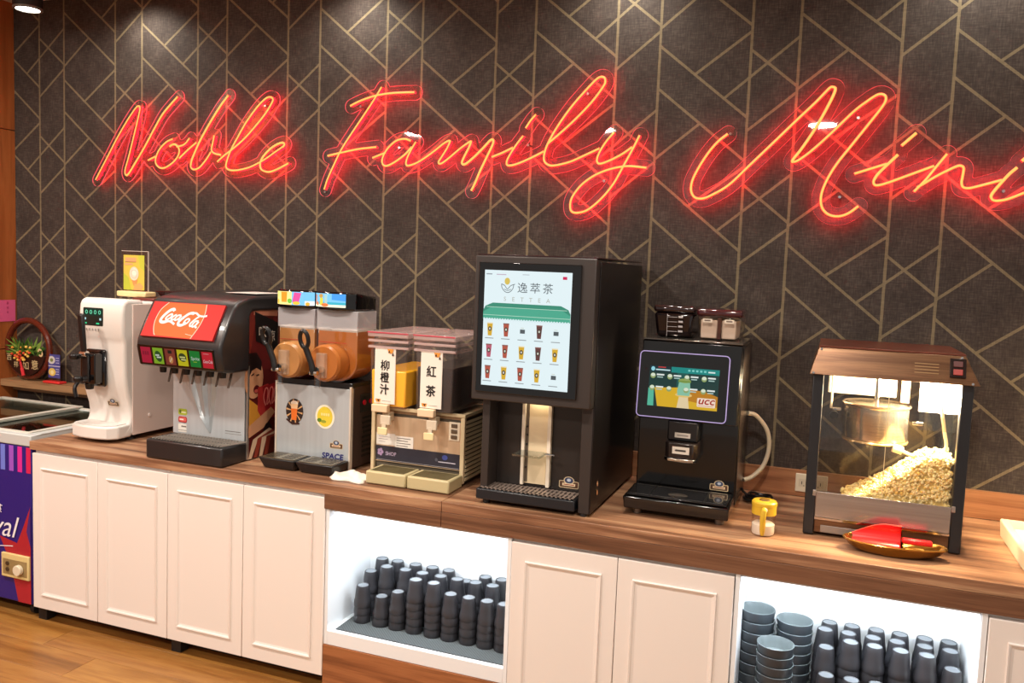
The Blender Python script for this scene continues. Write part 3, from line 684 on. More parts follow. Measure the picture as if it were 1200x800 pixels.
pr = Pr((X0+0.03, -0.5865, ZC+0.52)); GRN = (60, 226, 150)
pr.rrect(0.0, 0.118, 0.0, 0.082, 0.006, (10, 26, 22)); pr.rect(0.004, 0.114, 0.046, 0.078, (6, 60, 44), em=0.6)
for i in range(4):
    pr.ring(0.02+i*0.026, 0.062, 0.006, 0.008, 0.003, (120, 240, 190), em=1.0, n=8)
pr.rect(0.008, 0.022, 0.008, 0.014, GRN, em=1.0); pr.rect(0.078, 0.096, 0.008, 0.014, GRN, em=1.0); pr.rect(0.010, 0.018, 0.026, 0.036, (190, 230, 236), em=1.0); pr.rect(0.098, 0.108, 0.026, 0.036, (190, 230, 236), em=1.0)
for i in range(5): pr.rect(0.018+i*0.018, 0.024+i*0.018, -0.022, -0.012, (150, 146, 140))
pr.build('control_display', t)
box('head_plate', t, X0+0.05, X0+0.165, -0.596, -0.5745, ZC+0.245, ZC+0.415, GLOSSK, 0.012)
q = MB(); q.box(X0+0.070, X0+0.155, -0.640, -0.596, ZC+0.262, ZC+0.400, GLOSSK); q.box(X0+0.085, X0+0.125, -0.648, -0.640, ZC+0.27, ZC+0.39, BLACK); q.build('dispensing_block', t, 0.008)
MB().cyl((X0+0.105, -0.622, ZC+0.262), (X0+0.105, -0.622, ZC+0.235), 0.022, BLACK, r1=0.016).build('nozzle', t, 0.002)
q = MB(); q.hexa([(X0+0.092, -0.660, ZC+0.40), (X0+0.120, -0.660, ZC+0.40), (X0+0.120, -0.645, ZC+0.40), (X0+0.092, -0.645, ZC+0.40)], [(X0+0.078, -0.668, ZC+0.575), (X0+0.110, -0.668, ZC+0.575), (X0+0.110, -0.650, ZC+0.58), (X0+0.078, -0.650, ZC+0.58)], BLACK)
q.build('lever', t, 0.006)
q = MB(); q.cyl((X0+0.088, -0.652, ZC+0.398), (X0+0.124, -0.652, ZC+0.398), 0.014, CHROME); q.build('lever_pivot', t, 0.002)
for dx, z in ((0.012, 0.385), (0.035, 0.285)):
    q = MB(); q.cyl((X0+0.080+dx, -0.640, ZC+z), (X0+0.065+dx, -0.668, ZC+z), 0.010, BLACK)
    q.lathe([(0.0, -0.012), (0.018, -0.011), (0.021, -0.004), (0.021, 0.006), (0.016, 0.012), (0, 0.013)], BLACK, (X0+0.060+dx, -0.676, ZC+z), 10); q.build('knob', t, 0.001)
q = MB(); q.tube(smooth_path([(X0+0.06, -0.640, ZC+0.27), (X0+0.055, -0.658, ZC+0.24), (X0+0.064, -0.658, ZC+0.20)], 4), 0.009, BLACK); q.build('spout_lever', t)
badge(t, (X0+0.165, -0.5475, ZC+0.170), 0.066, (1, 0, 0), Vector((0, -0.30, 0.954)))
for z in (0.555, 0.105): MB().cyl((X1+0.004, -0.43, ZC+z), (X1+0.009, -0.43, ZC+z), 0.008, mat((236, 226, 218), 0.3)).build('screw', t, 0.001)
for x in (X0+0.04, X1-0.04):
    for y in (-0.50, -0.10): MB().cyl((x, y, ZC+0.0005), (x, y, ZC+0.024), 0.022, BLACKM, r1=0.014).build('foot', t)

t = thing('menu_holder', (0.85, -0.34, 1.4755), 'clear upright card holder with yellow ice cream card on the white machine', 'sign')
box('base', t, 0.752, 0.93, -0.375, -0.305, 1.4755, 1.502, mat((228, 206, 150), 0.4), 0.006)
sl = box('acrylic_sleeve', t, 0.755, 0.915, -0.345, -0.337, 1.502, 1.692, ACRYL)
q = MB(); q.box(0.755, 0.915, -0.3448, -0.3372, 1.6922, 1.694, mat((226, 216, 206), 0.3)); q.box(0.9152, 0.917, -0.3448, -0.3372, 1.502, 1.692, mat((200, 186, 174), 0.3)); q.build('sleeve_highlight', sl)  # pale strips paint the bright glint of the acrylic edges
pr = Pr((0.768, -0.3455, 1.508)); W_, H_ = 0.128, 0.166
pr.rect(0, W_, 0, H_, (206, 184, 74)); pr.poly([(0, 0), (0.05, 0), (0.03, 0.06), (0, 0.08)], (176, 184, 60)); pr.poly([(0.09, H_), (W_, H_), (W_, 0.09), (0.1, 0.11)], (186, 188, 62))
pr.rect(0.012, 0.078, 0.134, 0.154, (220, 158, 110)); pr.rect(0.008, 0.058, 0.118, 0.127, (214, 160, 110)); pr.rect(0.012, 0.078, 0.132, 0.135, (150, 110, 70))
pr.poly([(0.05, 0.05), (0.088, 0.05), (0.078, 0.022), (0.062, 0.02)], (214, 140, 84)); pr.ell(0.066, 0.078, 0.028, 0.033, (236, 206, 186)); pr.ell(0.068, 0.086, 0.016, 0.017, (246, 224, 208)); pr.ring(0.066, 0.076, 0.018, 0.02, 0.003, (214, 176, 158))
pr.poly([(0.062, 0.0), (0.11, 0.0), (0.122, 0.02), (0.10, 0.036), (0.082, 0.028), (0.07, 0.03)], (222, 156, 96))
pr.build('card', t)

# ------------------------------------------------------------------ soda fountain
t = thing('soda_fountain', (1.5, -0.4, ZC), 'black and steel six-valve soda fountain with glowing red and orange sign', 'drink dispenser')
X0, X1 = 1.305, 1.70
BKP = mat((36, 34, 35), 0.33, coat=0.2)
box('body', t, X0+0.004, X1-0.004, -0.598, -0.09, ZC+0.001, 1.47, mat((120, 118, 116), 0.4, 0.6), 0.002)
box('drip_tray', t, X0, X1, -0.757, -0.60, ZC+0.001, ZC+0.082, BKP, 0.008)
gr = box('tray_grate', t, X0+0.016, X1-0.016, -0.746, -0.612, ZC+0.0785, ZC+0.083, mat((14, 14, 14), 0.5))
q = MB()
for i in range(24): x = X0+0.022+i*0.0152; q.hexa([(x, -0.744, ZC+0.083), (x+0.004, -0.744, ZC+0.083), (x+0.034, -0.614, ZC+0.083), (x+0.030, -0.614, ZC+0.083)], [(x, -0.744, ZC+0.087), (x+0.004, -0.744, ZC+0.087), (x+0.034, -0.614, ZC+0.087), (x+0.030, -0.614, ZC+0.087)], mat((150, 142, 132), 0.4))
for j in range(3): q.box(X0+0.018, X1-0.018, -0.735+j*0.05, -0.732+j*0.05, ZC+0.083, ZC+0.0865, DKGREY)
o = q.build('grate_bars', gr, smooth=False); o['kind'] = 'stuff'
ss = box('splash_plate', t, X0+0.006, X1-0.012, -0.605, -0.5985, ZC+0.083, 1.235, STEELV, 0.001)
# embossed folds that meet low in the plate
q = MB()
cx, cz = 1.51, 0.93
for (u0, u1) in ((-0.155, -0.10), (-0.07, -0.02), (0.0, 0.045)):
    pts = [(cx+u0, 1.225), (cx+u0*0.75, 1.12), (cx+u0*0.35, 1.0), (cx-0.004, cz)]; pt2 = [(cx+u1, 1.225), (cx+u1*0.75, 1.12), (cx+u1*0.35, 1.0), (cx+0.004, cz)]
    for k in range(3):
        a, b = pts[k], pts[k+1]; c, d = pt2[k], pt2[k+1]; m0 = ((a[0]+c[0])/2, a[1]); m1 = ((b[0]+d[0])/2, b[1])
        q.faces([(a[0], -0.6052, a[1]), (b[0], -0.6052, b[1]), (m1[0], -0.618+0.004*k, m1[1]), (m0[0], -0.618, m0[1]), (c[0], -0.6052, c[1]), (d[0], -0.6052, d[1])], [(0, 1, 2, 3), (3, 2, 5, 4)], STEELV)
q.build('embossed_fold', ss, angle=60)
pr = Pr((X0, -0.6055, ZC)); pr.rect(0.285, 0.365, 0.118, 0.121, (120, 116, 112)); pr.rect(0.285, 0.37, 0.108, 0.11, (140, 136, 132)); pr.build('embossed_lines', ss)
pr = Pr((X0, -0.6055, ZC)); pr.rrect(0.035, 0.082, 0.165, 0.192, 0.008, (166, 180, 50)); pr.rect(0.052, 0.078, 0.174, 0.180, (226, 232, 190)); pr.ell(0.046, 0.18, 0.006, 0.008, (90, 110, 30)); pr.build('sticker', ss)
pr = Pr((X0, -0.6055, ZC)); pr.rrect(0.035, 0.082, 0.132, 0.158, 0.008, (166, 40, 40)); pr.rrect(0.039, 0.078, 0.136, 0.154, 0.006, (206, 96, 88)); pr.rect(0.043, 0.064, 0.142, 0.148, (240, 220, 210)); pr.build('sticker', ss)
pr = Pr((X0, -0.6055, ZC)); pr.rect(0.035, 0.080, 0.090, 0.126, (226, 222, 212)); pr.rect(0.052, 0.078, 0.112, 0.118, (120, 110, 100)); pr.rect(0.035, 0.08, 0.0975, 0.0995, (120, 110, 100))
pr.build('sticker', ss)
HF = [(-0.715, 1.212), (-0.772, 1.222), (-0.790, 1.30), (-0.784, 1.335), (-0.752, 1.40), (-0.706, 1.478), (-0.680, 1.500), (-0.60, 1.520), (-0.10, 1.530), (-0.10, 1.46), (-0.59, 1.46), (-0.605, 1.44), (-0.605, 1.212)]
MB().prism([(X0-0.022, y, z) for y, z in HF], (X1+0.014-X0+0.022, 0, 0), BKP).build('head', t, bevel=0.012, seg=3)
# lit sign: a shallow curved panel on the sloping face
A, B = Vector((0, -0.7840, 1.343)), Vector((0, -0.704, 1.482))
uy = (B-A).normalized(); nrm = Vector((1, 0, 0)).cross(uy)
Hs = (B-A).length; Ws = 0.365
A2 = A+nrm*0.008+Vector((X0+0.004, 0, 0))
MB().prism([A2-nrm*0.016, A2+Vector((Ws, 0, 0))-nrm*0.016, A2+Vector((Ws, 0, 0))+uy*Hs-nrm*0.016, A2+uy*Hs-nrm*0.016], nrm*0.0155, mat((150, 20, 20), 0.4)).build('sign_box', t)
pr = Pr(A2, (1, 0, 0), uy, em=1.15)
LRED, LOR, LW = (240, 48, 40), (250, 112, 44), (255, 226, 190)
pr.rect(0, Ws, 0, Hs, LRED)
arcL = [(0.078, 0.158), (0.052, 0.125), (0.044, 0.085), (0.048, 0.05), (0.062, 0.018), (0.072, 0.006)]
arcR = [(0.272, 0.158), (0.281, 0.115), (0.279, 0.075), (0.27, 0.04), (0.256, 0.002)]
pr.poly([p for p in arcL[::-1]][::-1][::1]+[p for p in arcR[::-1]], LOR) if False else pr.poly(arcL[::-1]+arcR, LOR)
pr.line(arcL, 0.0035, LW, smooth=4); pr.line(arcR, 0.0035, LW, smooth=4)
LG = (255, 246, 232)
def cc(px, py): return (0.063+(px-135)*0.000525, 0.152-(py-100)*0.000445-(px-135)*0.00002+0.0)
for st, wd in (([(250, 168), (236, 150), (205, 165), (170, 215), (152, 260), (158, 285), (188, 290), (228, 270)], .010), ([(188, 288), (240, 274), (268, 282), (300, 300)], .007),
               ([(240, 197), (215, 215), (196, 245), (207, 262), (235, 240), (245, 212), (238, 197)], .006), ([(288, 202), (270, 213), (250, 245), (262, 258), (292, 242)], .006),
               ([(335, 205), (305, 207), (285, 240), (296, 258), (322, 235), (338, 207)], .006), ([(336, 207), (322, 248), (345, 250)], .006), ([(342, 238), (372, 228)], .006),
               ([(450, 182), (438, 168), (400, 182), (355, 235), (334, 275), (342, 300), (375, 300), (408, 274)], .009), ([(425, 178), (465, 165), (505, 188), (550, 190), (580, 180)], .006),
               ([(415, 227), (395, 245), (386, 275), (397, 290), (420, 270), (430, 242), (415, 227)], .006), ([(508, 197), (480, 230), (452, 275), (458, 300), (478, 293)], .006),
               ([(520, 243), (492, 248), (475, 285), (486, 305), (510, 280), (524, 247)], .006), ([(522, 247), (506, 295), (526, 310)], .006)):
    pr.line([cc(*p) for p in st], wd*1.4, LG, smooth=4)
pr.line([(0.225, 0.02), (0.262, 0.014)], 0.002, LW)
pr.build('lit_sign', t, 'red and orange lit sign with white script lettering')
# six flavour cards
FA, FB_ = Vector((X0-0.008, -0.7735, 1.228)), Vector((X0-0.008, -0.7890, 1.30))
uy = (FB_-FA).normalized(); nr = Vector((1, 0, 0)).cross(uy)
MB().prism([FA+nr*0.0, FA+Vector((0.385, 0, 0)), FA+Vector((0.385, 0, 0))+uy*0.085, FA+uy*0.085], nr*0.004, GLOSSK).build('card_rail', t)
cards = [((206, 22, 62), 'cherry'), ((150, 196, 40), 'a'), ((150, 60, 44), 'b'), ((226, 212, 20), 'c'), ((0, 140, 50), 'Sprite'), ((226, 32, 52), 'Coca')]
for i, (c, s_) in enumerate(cards):
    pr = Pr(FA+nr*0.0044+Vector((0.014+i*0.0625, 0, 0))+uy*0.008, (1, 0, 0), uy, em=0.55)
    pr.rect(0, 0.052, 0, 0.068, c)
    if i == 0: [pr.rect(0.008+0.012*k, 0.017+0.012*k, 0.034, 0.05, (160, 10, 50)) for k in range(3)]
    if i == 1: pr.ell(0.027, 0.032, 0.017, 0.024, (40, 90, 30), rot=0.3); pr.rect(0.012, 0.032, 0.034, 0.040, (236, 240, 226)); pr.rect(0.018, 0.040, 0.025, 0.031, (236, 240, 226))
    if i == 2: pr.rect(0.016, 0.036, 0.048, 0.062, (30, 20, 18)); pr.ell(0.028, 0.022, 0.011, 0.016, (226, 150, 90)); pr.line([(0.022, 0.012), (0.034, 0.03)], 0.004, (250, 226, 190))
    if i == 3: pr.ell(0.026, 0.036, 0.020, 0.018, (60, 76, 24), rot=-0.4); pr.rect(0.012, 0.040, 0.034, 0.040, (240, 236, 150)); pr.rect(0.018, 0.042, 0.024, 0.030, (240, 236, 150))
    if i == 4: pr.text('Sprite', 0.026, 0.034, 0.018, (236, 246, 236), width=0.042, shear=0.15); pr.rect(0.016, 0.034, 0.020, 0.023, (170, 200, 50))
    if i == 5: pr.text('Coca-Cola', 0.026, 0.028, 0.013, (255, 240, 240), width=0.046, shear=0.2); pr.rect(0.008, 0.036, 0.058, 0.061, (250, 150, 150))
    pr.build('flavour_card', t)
for i in range(6):
    x = X0+0.03+i*0.062
    v = MB().cyl((x, -0.69, 1.2115), (x, -0.69, 1.186), 0.015, BLACK, r1=0.013, seg=14).build('valve', t)
    q = MB(); q.hexa([(x+0.016, -0.684, 1.145), (x+0.024, -0.684, 1.145), (x+0.024, -0.679, 1.145), (x+0.016, -0.679, 1.145)], [(x+0.020, -0.668, 1.212), (x+0.031, -0.668, 1.212), (x+0.031, -0.662, 1.212), (x+0.020, -0.662, 1.212)], mat((92, 84, 76), 0.35, 0.3)); q.build('lever', v, 0.001)
# printed side panel
sp = box('side_panel', t, X1-0.004, X1, -0.598, -0.095, ZC+0.006, 1.505, mat((96, 26, 24), 0.45))
pr = Pr((X1+0.0002, -0.598, ZC+0.006), (0, 1, 0), (0, 0, 1))
SK = (206, 150, 112)
pr.poly([(0.0, 0.40), (0.05, 0.62), (0.03, 0.666), (0, 0.666)], (120, 40, 30)); pr.poly([(0.16, 0.666), (0.50, 0.666), (0.50, 0.3), (0.18, 0.3)], (120, 26, 26))
pr.poly([(0.03, 0.666), (0.19, 0.655), (0.19, 0.60), (0.03, 0.61)], (214, 140, 110)); pr.poly([(0.035, 0.625), (0.20, 0.57), (0.20, 0.44), (0.045, 0.50)], (20, 14, 16))
pr.text('吹', 0.09, 0.537, 0.05, (216, 206, 190), width=0.05); pr.text('涼', 0.15, 0.515, 0.05, (216, 206, 190), width=0.05)
pr.ell(0.035, 0.34, 0.062, 0.085, SK, n=20); pr.poly([(0.0, 0.345), (0.0, 0.45), (0.05, 0.45), (0.085, 0.41), (0.083, 0.37), (0.05, 0.385), (0.02, 0.375)], (30, 16, 16))
pr.line([(0.016, 0.355), (0.036, 0.362)], 0.006, (40, 20, 18)); pr.line([(0.05, 0.352), (0.068, 0.355)], 0.006, (40, 20, 18)); pr.ell(0.052, 0.293, 0.02, 0.018, (90, 20, 22)); pr.ell(0.05, 0.286, 0.012, 0.008, (196, 90, 80))
pr.poly([(0.0, 0.13), (0.0, 0.26), (0.08, 0.21), (0.11, 0.15), (0.06, 0.11)], (206, 142, 50)); pr.poly([(0.06, 0.30), (0.13, 0.31), (0.18, 0.22), (0.10, 0.15), (0.06, 0.20)], (176, 48, 44))
pr.poly([(0.09, 0.30), (0.5, 0.34), (0.5, 0.14), (0.12, 0.16)], (150, 22, 28))
for k in range(4): pr.line([(0.115+k*0.035, 0.215), (0.10+k*0.035, 0.25), (0.112+k*0.035, 0.29), (0.13+k*0.035, 0.28), (0.122+k*0.035, 0.22), (0.14+k*0.035, 0.235)], 0.007, (226, 120, 110), smooth=3)
pr.poly([(0.0, 0.09), (0.0, 0.14), (0.15, 0.205), (0.18, 0.18), (0.10, 0.12)], SK); pr.ell(0.13, 0.10, 0.03, 0.04, (30, 18, 18))
for k in range(4): pr.poly([(0.0+k*0.036, 0.0), (0.022+k*0.036, 0.0), (0.06+k*0.03, 0.07), (0.16+k*0.02, 0.105-k*0.01), (0.14+k*0.02, 0.115-k*0.01), (0.03+k*0.03, 0.08)], (226, 196, 164) if k % 2 == 0 else (150, 60, 44))
pr.build('printed_photo', sp)
MB().box(X1-0.001, X1+0.003, -0.6055, -0.594, ZC+0.006, 1.232, mat((206, 196, 186), 0.3, 0.8)).build('edge_trim', t)
q = MB().box(1.50, 1.66, -0.50, -0.30, 1.5285, 1.5298, mat((214, 208, 200), 0.6)); o = q.build('paper_sheet', origin=(1.58, -0.4, 1.5285)); tag(o, 'white paper sheet lying on top of the soda fountain', 'paper')
t = thing('storage_tray', (1.12, -0.2, 1.476), 'dark glossy plastic tray on top of the white ice cream machine', 'tray')
q = MB(); q.hexa([(1.015, -0.36, 1.476), (1.20, -0.36, 1.476), (1.20, -0.10, 1.476), (1.015, -0.10, 1.476)], [(1.00, -0.375, 1.505), (1.215, -0.375, 1.505), (1.215, -0.09, 1.505), (1.0, -0.09, 1.505)], mat((46, 20, 20), 0.15)); 
q.build('tray_body', t, 0.003)
MB().box(0.995, 1.22, -0.38, -0.085, 1.5055, 1.512, mat((52, 16, 18), 0.12)).build('lid', t, 0.002)

# ------------------------------------------------------------------ slush machine
t = thing('slush_machine', (1.99, -0.35, ZC), 'twin bowl slush machine with orange drink and picture lid', 'drink dispenser')
X0, X1 = 1.80, 2.175
BR = mat((58, 40, 34), 0.5)
box('body', t, X0+0.004, X1-0.012, -0.535, -0.10, ZC+0.02, 1.165, mat((40, 32, 30), 0.5), 0.003)
fp = box('front_plate', t, X0+0.006, X1-0.016, -0.545, -0.536, ZC+0.035, 1.165, STEELV, 0.001)
for (a, b) in ((X0, X0+0.008), (X1-0.016, X1-0.008)): box('corner_strip', t, a, b, -0.549, -0.530, ZC+0.004, 1.175, mat((226, 214, 198), 0.3, 0.3), 0.001)
sp = box('side_panel', t, X1-0.012, X1-0.006, -0.528, -0.10, ZC+0.01, 1.172, BR, 0.001)
for r in range(9):
    q = MB()
    for c in range(3): q.box(X1-0.0065, X1-0.004, -0.46+c*0.105, -0.37+c*0.105, ZC+0.045+r*0.02, ZC+0.054+r*0.02, mat((22, 15, 14), 0.6))
    o = q.build('vent_slots', sp); o['kind'] = 'stuff'
box('switch_plate', t, X1-0.0065, X1-0.003, -0.48, -0.36, ZC+0.235, ZC+0.31, BLACK, 0.001)
for y in (-0.455, -0.405): MB().cyl((X1-0.003, y, ZC+0.275), (X1+0.003, y, ZC+0.275), 0.010, mat((206, 16, 44), 0.3), seg=14).build('red_button', t)
box('top_deck', t, X0+0.004, X1-0.008, -0.54, -0.10, 1.1655, 1.19, BLACK, 0.003)
pr = Pr((X0, -0.5455, ZC))
cx, cz = 0.095, 0.225
pr.ell(cx, cz, 0.043, 0.052, (46, 32, 28)); 
for k in range(10):
    a = 0.4+k*PI/5; pr.poly([(cx, cz), (cx+0.041*math.cos(a), cz+0.050*math.sin(a)), (cx+0.041*math.cos(a+0.16), cz+0.050*math.sin(a+0.16))], (206, 160, 110))
pr.ell(cx, cz+0.032, 0.018, 0.012, (240, 226, 206)); pr.poly([(cx-0.013, cz-0.038), (cx+0.011, cz-0.038), (cx+0.017, cz+0.028), (cx-0.017, cz+0.028)], (232, 116, 40)); pr.poly([(cx-0.015, cz+0.01), (cx+0.015, cz+0.01), (cx+0.017, cz+0.03), (cx-0.017, cz+0.03)], (236, 196, 150))
pr.line([(cx-0.038, cz-0.036), (cx-0.01, cz-0.054), (cx+0.026, cz-0.05)], 0.008, (60, 30, 24)); pr.build('drink_sticker', fp)
pr = Pr((X0, -0.5455, ZC)); cx, cz = 0.243, 0.215
pr.ell(cx, cz, 0.046, 0.05, (244, 238, 214)); pr.ell(cx, cz, 0.037, 0.042, (226, 204, 60)); pr.ell(cx-0.026, cz-0.016, 0.011, 0.008, (90, 130, 40)); pr.ell(cx-0.006, cz-0.02, 0.013, 0.006, (150, 160, 50))
for i in range(4): pr.rect(cx-0.018+i*0.011, cx-0.010+i*0.011, cz+0.004, cz+0.015, (246, 230, 150))
pr.build('lemon_sticker', fp)
badge(fp, (X0+0.30, -0.5456, ZC+0.105), 0.062)
pr = Pr((X0, -0.5455, ZC)); pr.text('SPACE', 0.283, 0.055, 0.022, (34, 38, 112), width=0.10, shear=0.1, bold=0.0012); pr.build('lettering', fp)
def drip(x0, x1):
    d = MB(); v0 = [(x0+0.012, -0.655), (x1-0.012, -0.655), (x1-0.006, -0.56), (x0+0.006, -0.56)]; v1 = [(x0-0.002, -0.675), (x1+0.002, -0.675), (x1+0.002, -0.55), (x0-0.002, -0.55)]
    d.hexa([(a, b, ZC+0.001) for a, b in v0], [(a, b, ZC+0.046) for a, b in v1], BLACK); o = d.build('drip_tray', t, 0.006)
    g = box('tray_insert', o, x0+0.008, x1-0.008, -0.665, -0.562, ZC+0.0462, ZC+0.0485, mat((150, 136, 110), 0.25, 0.8))
    pr = Pr((x0+0.008, -0.665, ZC+0.0488), (1, 0, 0), (0, 1, 0)); W_ = x1-x0-0.016
    for i in range(5):
        y = 0.012+i*0.019; pr.poly([(0.012, y), (W_*0.4, y+0.004), (W_*0.4, y+0.010), (0.012, y+0.006)], (20, 18, 16)); pr.poly([(W_*0.55, y+0.004), (W_-0.012, y), (W_-0.012, y+0.006), (W_*0.55, y+0.010)], (20, 18, 16))
    pr.build('tray_slots', o)
drip(1.815, 1.985); drip(1.992, 2.165)
LQ = [mat((182, 128, 74), 0.35), mat((176, 104, 44), 0.3)]
FOAM = veil('frosted_foam', (238, 230, 218), 0.85); FROST = veil('frosted_wall', (224, 222, 226), 0.42, 0.3)
for i, (x0, x1) in enumerate(((1.802, 1.982), (1.992, 2.185))):
    b = MB(); cx = (x0+x1)/2; rr = (x1-x0)/2-0.004; cz = 1.272; fx = (1.893, 2.072)[i]; fr_ = 0.076
    prof = [(cx-rr, -0.535, 1.40)]+[(cx+rr*math.cos(a), -0.535, cz+rr*0.86*math.sin(a)) for a in [PI+PI*k/16 for k in range(17)]]+[(cx+rr, -0.535, 1.40)]
    b.prism(prof, (0, 0.14, 0), LQ[i]); b.build('slush_drink', t, 0.004)
    b = MB(); b.cyl((fx, -0.536, cz), (fx, -0.600, cz), fr_, LQ[i], r1=fr_*0.98, seg=36); b.cyl((fx, -0.600, cz), (fx, -0.612, cz), fr_*0.98, LQ[i], r1=fr_*0.88, seg=36, caps=True); b.build('bowl_front', t)
    b = MB()
    random.seed(5+i); N_ = 12
    top = [(x0+0.005+(x1-x0-0.010)*k/N_, 1.405+random.uniform(-0.006, 0.008)) for k in range(N_+1)]
    b.prism([(x0+0.005, -0.5345, 1.385)]+[(p[0], -0.5345, p[1]) for p in top[::1]]+[(x1-0.005, -0.5345, 1.385)], (0, 0.13, 0), FOAM); b.build('foam', t)
    b = MB(); b.box(x0, x1, -0.542, -0.39, 1.402, 1.482, FROST); b.build('frosted_upper_wall', t, 0.003)
    b = MB(); prof2 = [(cx-rr-0.004, -0.542, 1.40)]+[(cx+(rr+0.004)*math.cos(a), -0.542, cz+(rr*0.86+0.004)*math.sin(a)) for a in [PI+PI*k/16 for k in range(17)]]+[(cx+rr+0.004, -0.542, 1.40)]
    b.prism(prof2, (0, 0.152, 0), TANK); b.build('clear_bowl', t)
    pr = Pr((x0, -0.5425, 1.3)); pr.rect(0.012, x1-x0-0.05, 0.05, 0.053, (176, 60, 40)); pr.build('fill_mark', t)
    # tap
    ty = -0.612; tx = fx-0.004
    v = MB().cyl((tx, ty, 1.245), (tx, ty-0.040, 1.245), 0.015, CHROME, seg=16); v.cyl((tx, ty-0.030, 1.262), (tx, ty-0.030, 1.178), 0.0135, TANK, seg=16); v.build('tap', t)
    b = MB(); b.box(tx-0.014, tx+0.026, ty-0.026, ty-0.001, 1.215, 1.315, veil('tap_body_clear', (206, 190, 170), 0.22, 0.15)); b.build('tap_body', t, 0.004)
    b = MB(); b.tube(smooth_path([(tx-0.006, ty-0.052, 1.232), (tx-0.014, ty-0.052, 1.27), (tx-0.032, ty-0.056, 1.318), (tx-0.040, ty-0.060, 1.340)], 5), [0.011, 0.012, 0.013, 0.013, 0.0125, 0.012]+[0.012]*10, BLACK, 10)
    b.tube([(tx-0.044+0.019*math.cos(a)-0.002*math.sin(a), ty-0.062-0.004*math.sin(a), 1.370+0.034*math.sin(a)) for a in [2*PI*k/22 for k in range(22)]], 0.0085, BLACK, 8, closed=True); b.build('tap_handle', t)
    MB().cyl((tx-0.020, ty-0.052, 1.238), (tx+0.014, ty-0.052, 1.238), 0.009, CHROME, seg=12).build('tap_pin', t)
# lid with two lit picture panels
def lid(x0, x1, tail):
    c = (x0+x1)/2
    fr = [(x0, -0.545), (x0+0.03, -0.568), (c, -0.576), (x1-0.035, -0.566), (x1-0.004, -0.54)]
    back = [(x1+0.010, -0.47), (x1+0.006, -0.40), (x1-0.05, -0.34), (x0, -0.30)] if tail else [(x1, -0.30), (x0, -0.28)]
    b = MB(); b.prism([(x, y, 1.4825) for x, y in fr+back], (0, 0, 0.076), GLOSSK)
    for v_ in b.bm.verts:
        if v_.co.z > 1.5 and v_.co.y > -0.5: v_.co.z -= 0.018
    b.build('lid', t, 0.008, seg=3)
    return fr
for i, (x0, x1) in enumerate(((1.803, 1.984), (1.990, 2.178))):
    fr = lid(x0, x1, i == 1)
    L_ = fr[:4] if i == 1 else fr
    acc = [0]
    for a, b in zip(L_[:-1], L_[1:]): acc.append(acc[-1]+math.hypot(b[0]-a[0], b[1]-a[1]))
    for k, (a, b) in enumerate(zip(L_[:-1], L_[1:])):
        ux = Vector((b[0]-a[0], b[1]-a[1], 0)); ln = ux.length; ux.normalize()
        pr = Pr((a[0], a[1]-0.0006, 1.4925), ux, (0, 0, 1), em=1.35)
        pr.rect(0, ln, 0.004, 0.058, (120, 190, 232) if (i == 1 or k >= 2) else (250, 226, 140))
        if i == 0 and k == 0: pr.ell(0.014, 0.016, 0.010, 0.010, (250, 180, 50)); pr.rect(0.004, 0.026, 0.034, 0.056, (240, 226, 120))
        if i == 0 and k == 1: pr.poly([(0.006, 0.014), (0.034, 0.014), (0.036, 0.056), (0.004, 0.056)], (246, 150, 40)); pr.ell(0.05, 0.020, 0.012, 0.010, (120, 190, 60))
        if i == 0 and k == 2: pr.poly([(0.002, 0.016), (0.03, 0.012), (0.042, 0.054), (0.010, 0.056)], (226, 80, 150)); pr.ell(0.02, 0.012, 0.016, 0.007, (250, 190, 60))
        if i == 0 and k == 3: pr.rect(0.0, ln, 0.004, 0.022, (226, 236, 240)); pr.ell(0.012, 0.010, 0.009, 0.007, (250, 170, 60))
        if i == 1:
            pr.rect(0, ln, 0.004, 0.014, (246, 240, 206)); pr.rect(0, ln, 0.014, 0.024, (60, 170, 190))
            if k == 0: pr.rect(0.004, 0.016, 0.012, 0.052, (210, 120, 70)); pr.ell(0.024, 0.016, 0.010, 0.008, (246, 120, 60))
            if k == 1: pr.rect(0.004, 0.020, 0.010, 0.04, (216, 206, 70)); pr.ell(0.010, 0.048, 0.010, 0.008, (200, 150, 70)); pr.rect(0.028, 0.042, 0.012, 0.054, (170, 200, 190)); pr.ell(0.030, 0.012, 0.018, 0.007, (250, 120, 60))
            if k == 2: pr.poly([(0.0, 0.034), (ln, 0.030), (ln, 0.058), (0, 0.058)], (70, 150, 226))
        pr.build('lit_picture', t)
for x in (X0+0.03, X1-0.04):
    for y in (-0.50, -0.14): MB().cyl((x, y, ZC+0.0005), (x, y, ZC+0.022), 0.014, BLACKM).build('foot', t)

